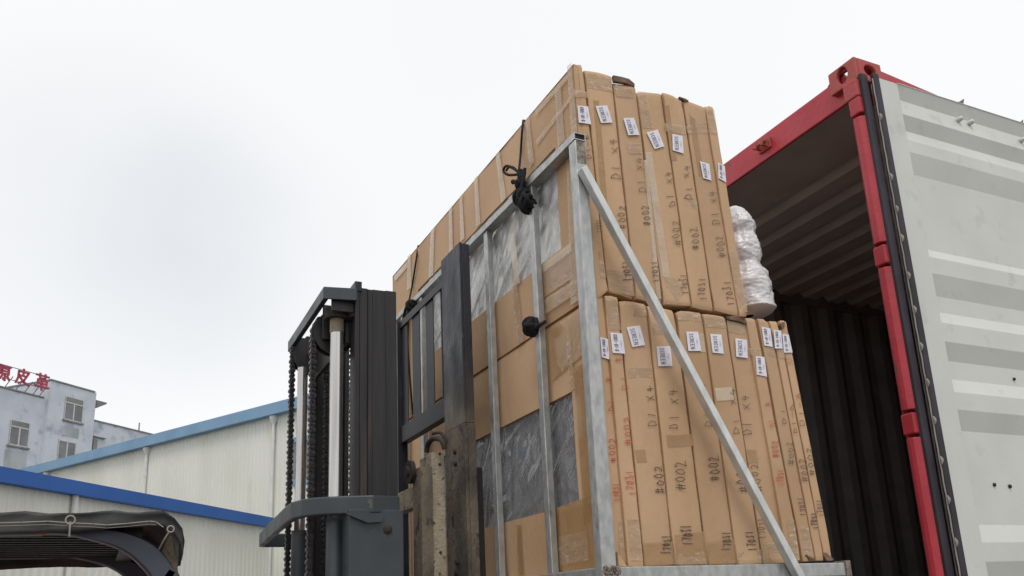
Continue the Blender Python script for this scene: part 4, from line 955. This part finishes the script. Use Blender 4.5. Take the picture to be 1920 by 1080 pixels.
# top crossmember (U-shaped strap behind the columns)
def strap(path, z0, z1, th, name, material, bev=.004):
    mb = MB(); P = [Vector((x, y, 0)) for x, y in path]; n_ = len(P); off = []
    for i in range(n_):
        a_ = P[max(0, i - 1)]; b_ = P[min(n_ - 1, i + 1)]; d = (b_ - a_).normalized(); off.append(P[i] + Vector((d.y, -d.x, 0)) * -th)
    vs = []
    for i in range(n_): vs += [P[i] + Vector((0, 0, z0)), P[i] + Vector((0, 0, z1)), off[i] + Vector((0, 0, z1)), off[i] + Vector((0, 0, z0))]
    mb.add(vs, [(i * 4 + k_, i * 4 + (k_ + 1) % 4, i * 4 + 4 + (k_ + 1) % 4, i * 4 + 4 + k_) for i in range(n_ - 1) for k_ in range(4)] + [(0, 1, 2, 3), tuple(n_ * 4 - 1 - k_ for k_ in range(4))])
    return mb.build(name, material, fk, bevel=bev)
zs = 1.29 + H
c1 = onP(610, 541, (0, 0, zs), (0, 0, 1)); c2 = onP(549, 641, (0, 0, zs), (0, 0, 1))
strap([(.87, YR + .0), (c1.x + .01, YR + .005), (c2.x, c2.y), (.87, YLf)], zs - .05, zs, .022, 'top_crossmember', SLATE)
mb = MB(); mb.box(.772, .868, YR + .145, YR + .152, zs - .17, zs - .02); mb.box(.775, .868, YR + .014, YR + .022, zs - .092, zs - .03); mb.box(.85, .868, YR + .08, YLf - .08, zs - .2, zs - .043); mb.build('crossmember_web', BLACK, fk, bevel=.004)
# middle crossmember, curved
zb1 = .458 + H
e1 = onP(548, 938, (0, 0, zb1), (0, 0, 1)); e2 = onP(486, 1000, (0, 0, zb1 - .01), (0, 0, 1))
path = [onP(u, v, (0, 0, zb1), (0, 0, 1)) for u, v in ((750, 930), (700, 928), (655, 929), (620, 930.5), (590, 932.5), (566, 935.5), (546, 941), (534, 950), (510, 974), (486, 1000))]
path = [(p.x, p.y) for p in path]; print('STRAP', [(round(a_, 3), round(b_, 3)) for a_, b_ in path])
path += [(path[-1][0] + .03, path[-1][1] + .03), (1.03, path[-1][1] + .03)]
strap(path, zb1 - .068, zb1, -.028, 'middle_crossmember', SLATE, .006)
mb = MB(); q0 = onY(640, 962, YR - .06); 
mb.add([(.81, YR - .068, zb1 - .069), (.96, YR - .068, zb1 - .069), (.955, YR - .068, zb1 - .10), (.90, YR - .068, zb1 - .105), (.85, YR - .068, zb1 - .085),
        (.81, YR - .055, zb1 - .069), (.96, YR - .055, zb1 - .069), (.955, YR - .055, zb1 - .10), (.90, YR - .055, zb1 - .105), (.85, YR - .055, zb1 - .085)],
       [(0, 1, 2, 3, 4), (9, 8, 7, 6, 5)] + [(i, (i + 1) % 5, 5 + (i + 1) % 5, 5 + i) for i in range(5)]); mb.build('gusset', SLATE, fk)
# lift rods
pr_ = onY(632, 600, 3.235); pl_ = onY(566, 700, 3.70)
rodx, rody = pr_.x, 3.235
zrt = onY(632, 592, 3.235).z
mb = MB(); mb.tube([(rodx, rody, .5), (rodx, rody, zrt - .075)], .0265, 28); rd = mb.build('lift_rod', CHROME, fk)
mb = MB(); mb.tube([(rodx, rody, zrt - .075), (rodx, rody, zrt)], .0285, 28); mb.build('rod_end', MUDL, rd)
mb = MB(); mb.tube([(rodx, rody, .2), (rodx, rody, zb1 - .09), (rodx, rody, zb1 - .07)], [.033, .033, .028], 24); mb.build('cylinder_tube', SLATE, rd)
lx, ly = pl_.x + .004, 3.70
zlt = onY(566, 690, 3.70).z
mb = MB(); mb.tube([(lx, ly, .5), (lx, ly, zlt)], .0225, 24); rd2 = mb.build('lift_rod', CHROME, fk)
mb = MB(); mb.tube([(lx, ly, .2), (lx, ly, zb1 - .07)], .033, 24); mb.build('cylinder_tube', SLATE, rd2)
# ring clamp round the near rod's head
zrg = onY(632, 588, rody).z
mb = MB(); n_ = 24; pp = [(rodx + .042 * math.cos(2 * math.pi * k_ / n_), rody + .042 * math.sin(2 * math.pi * k_ / n_)) for k_ in range(n_)]
ri = [(rodx + .030 * math.cos(2 * math.pi * k_ / n_), rody + .030 * math.sin(2 * math.pi * k_ / n_)) for k_ in range(n_)]
ro = [(rodx + .050 * math.cos(2 * math.pi * k_ / n_), rody + .050 * math.sin(2 * math.pi * k_ / n_)) for k_ in range(n_)]
vs = [(x, y, zrg - .028) for x, y in ro] + [(x, y, zrg + .016) for x, y in ro] + [(x, y, zrg + .016) for x, y in ri] + [(x, y, zrg - .028) for x, y in ri]
mb.add(vs, [(a_ * n_ + k_, a_ * n_ + (k_ + 1) % n_, ((a_ + 1) % 4) * n_ + (k_ + 1) % n_, ((a_ + 1) % 4) * n_ + k_) for a_ in range(4) for k_ in range(n_)], False)
mb.hexa([Vector((rodx + .035, rody - .042, zrg - .026)), Vector((.875, rody - .085, zrg - .03)), Vector((.875, rody - .085, zrg + .02)), Vector((rodx + .035, rody - .042, zrg + .014)),
         Vector((rodx + .035, rody + .03, zrg - .026)), Vector((.875, rody + .02, zrg - .03)), Vector((.875, rody + .02, zrg + .02)), Vector((rodx + .035, rody + .03, zrg + .014))])
mb.build('rod_clamp', RUST, fk, bevel=.003)
mb = MB(); mb.tube([(rodx, rody, zrt - .001), (rodx, rody, zrg + .02), (rodx, rody, zrg + .026)], [.013, .013, .008], 10); mb.build('rod_cap', YELLOW, fk)
# pulleys and chains
def chain(pts, name='lift_chain', pitch=.0235, r=.0135, wd=.036):
    mb = MB(); pts = [Vector(p) for p in pts]; L_ = sum((b - a).length for a, b in zip(pts[:-1], pts[1:])); s_ = 0; i = 0; k_ = 0
    seg = [(a, b, (b - a).length) for a, b in zip(pts[:-1], pts[1:])]; acc = 0; centres = []
    t = 0
    for a, b, l_ in seg:
        while t <= acc + l_: centres.append(a.lerp(b, (t - acc) / l_)); t += pitch
        acc += l_
    for k_, c in enumerate(centres):
        w_ = wd if k_ % 2 else wd * .72; mb.tube([c - Vector((0, w_ / 2, 0)), c + Vector((0, w_ / 2, 0))], r * (1.0 if k_ % 2 else .88), 10)
        mb.cyl(c - Vector((0, wd * .62, 0)), c + Vector((0, wd * .62, 0)), r * .38, 6)
    for a, b, l_ in seg: 
        if l_ > .03: mb.bar(a, b, wd * .6, r * 1.2, (1, 0, 0))
    return mb.build(name, CHAIN, fk)
def pulley(cx_, cy_, cz_, R_, wd=.05):
    mb = MB(); c = Vector((cx_, cy_, cz_)); Y = Vector((0, 1, 0))
    mb.tube([c - Y * wd / 2, c - Y * wd * .34, c - Y * wd * .30, c + Y * wd * .30, c + Y * wd * .34, c + Y * wd / 2], [R_, R_, R_ - .014, R_ - .014, R_, R_], 36)
    p_ = mb.build('pulley', BLACK, fk)
    mb = MB(); mb.tube([c - Y * (wd / 2 + .012), c + Y * (wd / 2 + .012)], .02, 14); mb.build('axle', RUST, p_)
def chain_pair(xb, xf, y, zc_):
    R_ = (xf - xb) / 2; cx_ = (xb + xf) / 2; pulley(cx_, y, zc_, R_ + .004)
    arc = [(cx_ + R_ * math.cos(a2), y, zc_ + R_ * math.sin(a2)) for a2 in [math.pi * k_ / 12 for k_ in range(12, -1, -1)]]
    chain([(xb, y, .35)] + arc + [(xf, y, .5)])
yr2 = 3.34
xb = onY(584, 800, yr2).x; xf = onY(661, 800, yr2).x
chain_pair(xb, xf, yr2, onY(622, 628, yr2).z)
yl2 = 3.80
xb = onY(545, 800, yl2).x; xf = onY(612, 800, yl2).x
chain_pair(xb, xf, yl2, onY(578, 668, yl2).z)
# hoses along the mast and dark bracket between
mb = MB(); mb.tube([(xf + .06, 3.42, .4), (xf + .06, 3.42, zs - .2)], .012, 8); mb.build('hydraulic_hose', RUBBER, fk)

# fork carriage
XCa = 1.19
mb = MB()
zt_ = onX(820, 842, XCa).z
ya, yb = onX(812, 900, XCa).y, onX(778, 900, XCa).y        # near block and inner post
def cbox(x0, x1, y0, y1, z0, z1): mb.box(x0, x1, y0, y1, z0, z1)
yn = onX(809, 842, XCa).y
cbox(XCa, XCa + .055, yn - .0, yn + .038, -.18 + H, zt_ )                      # end bar
cbox(XCa + .002, XCa + .05, yn + .039, yn + .15, zt_ - .095, zt_ - .003)        # upper arm
cbox(XCa + .004, XCa + .05, yn + .10, yn + .15, -.18 + H, zt_ - .096)
cbox(XCa + .002, XCa + .05, yn + .039, yn + .099, -.0 + H, .19 + H)
cbox(XCa + .006, XCa + .05, yn + .151, YLf, zt_ - .19, zt_ - .1); cbox(XCa + .006, XCa + .05, yn + .151, YLf, -.16 + H, -.06 + H)
ca = mb.build('fork_carriage', MUDL, fk, bevel=.004)
mb = MB()
for (u, v) in ((824.5, 851), (824.5, 871), (826, 1036)):
    p = onY(u, v, yn - .0); mb.tube([p + Vector((0, -.002, 0)), p + Vector((0, .006, 0))], .006, 10)
mb.build('bolt_hole', RUBBER, ca)
# carriage rollers
for zz in (onX(765, 885, 1.12).z, .0 + H):
    mb = MB(); c = Vector((1.12, onX(765, 885, 1.12).y, zz)); mb.tube([c, c + Vector((.018, 0, 0))], .047, 30); r_ = mb.build('carriage_roller', RUST, fk, bevel=.004)
    mb = MB(); mb.tube([c + Vector((-.008, 0, 0)), c + Vector((.001, 0, 0))], [.018, .024], 16); mb.build('roller_hub', RUST, r_)
mb = MB(); mb.box(1.142, XCa - .001, YR + .02, YR + .12, -.1 + H, zt_ - .06); mb.build('roller_plate', MUD, fk)
# hook over the carriage top
mb = MB(); c = onX(818, 836, XCa + .02); mb.tube(smooth([onX(800, 848, XCa + .02), onX(803, 832, XCa + .02), onX(814, 822, XCa + .02), onX(828, 826, XCa + .02), onX(834, 842, XCa + .03)]), .011, 10)
mb.tube(smooth([onX(812, 813, XCa + .03), onX(824, 811, XCa + .03), onX(832, 818, XCa + .03), onX(838, 832, XCa + .04)]), .007, 8); mb.build('latch_hook', RUST, fk)
# load backrest
XG = 1.34
yA, yBk = onX(862, 495, XG).y, onX(826.5, 489, XG).y; zg = onX(828, 488, XG).z
ztr = onX(826, 528, XG + .01).z
br = MB(); br.box(XG, XG + .012, yA, yBk, .78 + H, zg); br.box(XG + .0125, XG + .048, yA, yA + .012, .78 + H, zg - .004)
bk = br.build('backrest_end_plate', PLATE, fk, bevel=.002)
tag(bk, 'tall dark blue angle plate of the load backrest')
mb = MB(); mb.box(XG - .002, XG + .014, yA - .001, yBk + .002, -.2 + H, .779 + H); mb.box(XG + .0145, XG + .05, yA - .001, yA + .012, -.2 + H, .779 + H)
low = mb.build('carriage_side_plate', MUD, fk, bevel=.003)
for (u, v) in ((854, 847), (855, 869), (858, 1054), (857, 1075)):
    p = onX(u, v, XG - .002); mb = MB(); mb.tube([p + Vector((-.010, 0, 0)), p + Vector((-.009, 0, 0)), p], [.008, .012, .012], 6); mb.build('bolt', RUST, low)
mb = MB(); yfar = 4.05
mb.box(XG + .014, XG + .022, yBk + .003, yfar, ztr - .03, ztr); mb.box(XG + .014, XG + .05, yBk + .003, yfar, ztr + .0005, ztr + .008); mb.build('backrest_top_rail', BARS, fk)
zl_ = onX(834, 745, XG + .01).z
mb = MB(); mb.box(XG + .014, XG + .022, yBk + .003, yfar, zl_ - .075, zl_); mb.box(XG + .014, XG + .055, yBk + .003, yfar, zl_ - .083, zl_ - .0755); mb.build('backrest_bottom_rail', BARS, fk)
for (u0, u1) in ((751, 766), (775, 789), (801, 815)):
    y0, y1 = onX(u1, 640, XG + .03).y, onX(u0, 640, XG + .03).y
    mb = MB(); mb.box(XG + .024, XG + .028, y0, y1, zl_ - .07, ztr - .002); mb.build('backrest_bar', BARS, fk)
y0 = onX(831, 640, XG + .03).y
mb = MB(); mb.box(XG + .024, XG + .03, y0, y0 + .010, zl_ - .07, ztr - .002); mb.build('backrest_bar', BARS, fk)
mb = MB(); mb.box(XG + .0, XG + .05, yfar, yfar + .05, -.2 + H, ztr + .008); mb.build('backrest_end_plate', NAVY, fk)
# forks under the load
for y in (3.28, 3.82):
    mb = MB(); mb.box(XG + .056, XG + .09, y - .06, y + .06, .03 + H, .6 + H); mb.box(XG + .0905, 2.45, y - .06, y + .06, .03 + H, .07 + H); mb.build('fork', BLACK, fk)
# truck body, wheels and overhead guard
body = MB()
P = [(-1.6, .35), (.55, .35), (.62, .55), (.60, 1.0), (.25, 1.05), (.1, .62), (-.35, .62), (-.42, .95), (-1.35, 1.05), (-1.7, .9)]
body.add([(x, 3.05, z) for x, z in P] + [(x, 4.05, z) for x, z in P], [tuple(range(10)), tuple(range(10, 20))[::-1]] + [(i, (i + 1) % 10, 10 + (i + 1) % 10, 10 + i) for i in range(10)])
body.build('truck_body', ORANGE, fk, bevel=.03)
for x, r_ in ((.35, .33), (-1.2, .27)):
    for y in (2.98, 3.9):
        mb = MB(); mb.tube([(x, y, r_), (x, y + .03, r_), (x, y + .19, r_), (x, y + .22, r_)], [r_ * .8, r_, r_, r_ * .8], 28); mb.build('wheel', TYRE, fk)
YGn, YGf = 3.05, 4.05
arc_px = [(20, 992), (60, 990), (110, 990), (150, 993), (190, 999), (225, 1007), (255, 1020), (280, 1038), (298, 1058), (312, 1080), (324, 1105)]
arcP = [onY(u, v + 4, YGn) for u, v in arc_px]; zgd = arcP[0].z
arcP = [Vector((-1.25, YGn, zgd - .01))] + arcP + [Vector((.40, YGn, 1.35)), Vector((.52, YGn, 1.02))]
def pillar_strip(pts, y0, th, wd):
    """flat-sided curved pillar: pts in the xz plane, wd wide there, th deep in y"""
    mb = MB(); n_ = len(pts); vs = []
    for i, p in enumerate(pts):
        a_ = pts[max(0, i - 1)]; b_ = pts[min(n_ - 1, i + 1)]; d = (b_ - a_).normalized(); u = Vector((-d.z, 0, d.x)); w_ = wd(i) / 2
        for (s1, yy, k_) in ((-1, y0 + .012, 1), (-.8, y0, 1), (.8, y0, 1), (1, y0 + .012, 1), (1, y0 + th, 1), (-1, y0 + th, 1)): vs.append(Vector((p.x, yy, p.z)) + u * (w_ * s1))
    m_ = 6; mb.add(vs, [(i * m_ + k_, i * m_ + (k_ + 1) % m_, (i + 1) * m_ + (k_ + 1) % m_, (i + 1) * m_ + k_) for i in range(n_ - 1) for k_ in range(m_)], False)
    return mb
arcS = smooth(arcP, 4)
wdf = lambda i: .022 + .055 * min(1, max(0, (i / len(arcS) - .25) / .35))
for y0 in (YGn, YGf - .06):
    pillar_strip(arcS, y0, .06, wdf).build('guard_pillar', PILLAR, fk)
mb = MB()
zsl = zgd + .02
for i in range(11):
    y = YGn + .08 + i * .085; mb.box(-1.2, .12, y, y + .02, zsl - .03, zsl + .01)
mb.box(-1.2, -1.15, YGn + .06, YGf - .06, zsl - .04, zsl + .012); mb.box(.08, .14, YGn + .06, YGf - .06, zsl - .05, zsl + .012); mb.build('guard_slat', BLACK, fk)
# tarpaulin tied over the guard
tp = MB(); k_, l_ = 46, 34; vs = []
xt0, xt1 = -1.35, .30; YT0, YT1 = YGn - .06, YGf + .05
zt0 = onY(150, 958, YT0).z
dn_ = .060
for j in range(l_ + 1):
    for i in range(k_ + 1):
        s_ = i / k_; t_ = j / l_
        # cross direction: hang, over, hang
        if t_ < .18: y = YT0; z = -dn_ * (1 - t_ / .18)
        elif t_ > .82: y = YT1; z = -.10 * ((t_ - .82) / .18)
        else: y = lerp(YT0, YT1, (t_ - .18) / .64); z = .012 * math.sin((t_ - .18) / .64 * math.pi)
        x = lerp(xt0, xt1, s_)
        if s_ > .93:
            q_ = (s_ - .93) / .07; x = lerp(xt0, xt1, .93) + .075 * math.sin(q_ * math.pi / 2); z -= .17 * q_ ** 1.4 * (1 if t_ >= .18 else .6)
            y += .01 * q_
        w = noise.noise(Vector((x * 5, y * 3, z * 8))) * .018 + noise.noise(Vector((x * 13, y * 6, z * 22))) * .011
        if t_ < .18 and s_ < .93: w2 = .012 * math.sin(x * 14) * (1 - t_ / .18)
        else: w2 = 0
        vs.append(Vector((x + w * .4, y + w - abs(w2), zt0 + z + w * .7 + .01 * math.sin(x * 7) * (t_ < .3) * (1 - t_ / .3))))
tp.add(vs, [(j * (k_ + 1) + i, j * (k_ + 1) + i + 1, (j + 1) * (k_ + 1) + i + 1, (j + 1) * (k_ + 1) + i) for j in range(l_) for i in range(k_)], True)
tarp = tp.build('tarpaulin', TARP, None, base=(-.5, 3.55, zt0 - .15)); tag(tarp, 'black tarpaulin draped and tied over the forklift cab roof', 'tarpaulin')
sd_ = tarp.modifiers.new('thick', 'SOLIDIFY'); sd_.thickness = .004
WORLD[tarp.name] = Vector((-.5, 3.55, zt0 - .15))
yS = YT0 - .022
mb = MB(); px = [(0, 980), (40, 979), (90, 977), (130, 980), (175, 982), (200, 984), (240, 981), (280, 977), (292, 978), (306, 988)]
mb.ribbon([onY(u, v, yS) for u, v in px], .0028, (0, -1, 0)); mb.ribbon([onY(u, v + 6, yS) for u, v in px[:-1]], .0013, (0, -1, 0)); mb.build('seam', STITCH, tarp)
for (u, v, r_) in ((132, 975, .013), (320, 992, .010)):
    p = onY(u, v, yS - .004); mb = MB(); mb.tube([p + Vector((r_ * math.cos(2 * math.pi * k2 / 18), 0, r_ * math.sin(2 * math.pi * k2 / 18))) for k2 in range(18)], .0024, 7, closed=True); mb.build('eyelet', STITCH, tarp)
mb = MB(); mb.tube(smooth([onY(132, 978, yS - .006), onY(131, 990, yS - .006), onY(130, 1006, yS)]), .0028, 6); mb.build('tie_string', STITCH, tarp)
mb = MB(); mb.tube(smooth([onY(318, 996, yS), onY(308, 1012, yS + .02), onY(298, 1030, YGn)]), .0028, 6); mb.build('tie_string', STITCH, tarp)
# triangular side flap hanging at the front corner
mb = MB(); P = [onY(318, 1003, yS + .02), onY(303, 1034, YGn + .01), onY(322, 1060, YGn + .0), onY(335, 1088, YGn), onY(332, 1050, YGn - .01), onY(327, 1015, YGn - .02)]
mb.add(P, [(0, 1, 2), (0, 2, 4, 5), (2, 3, 4)]); mb.build('corner_flap', MUD, tarp)
mb = MB()
q_ = px_quad([(66, 989), (88, 989), (87, 1002), (66, 1001)], YGn - .004); mb.quadbox(q_, (0, .003, 0)); mb.build('reflector', ORANGE, fk)
# rest behind the mast: amber strip light seen low by the wall
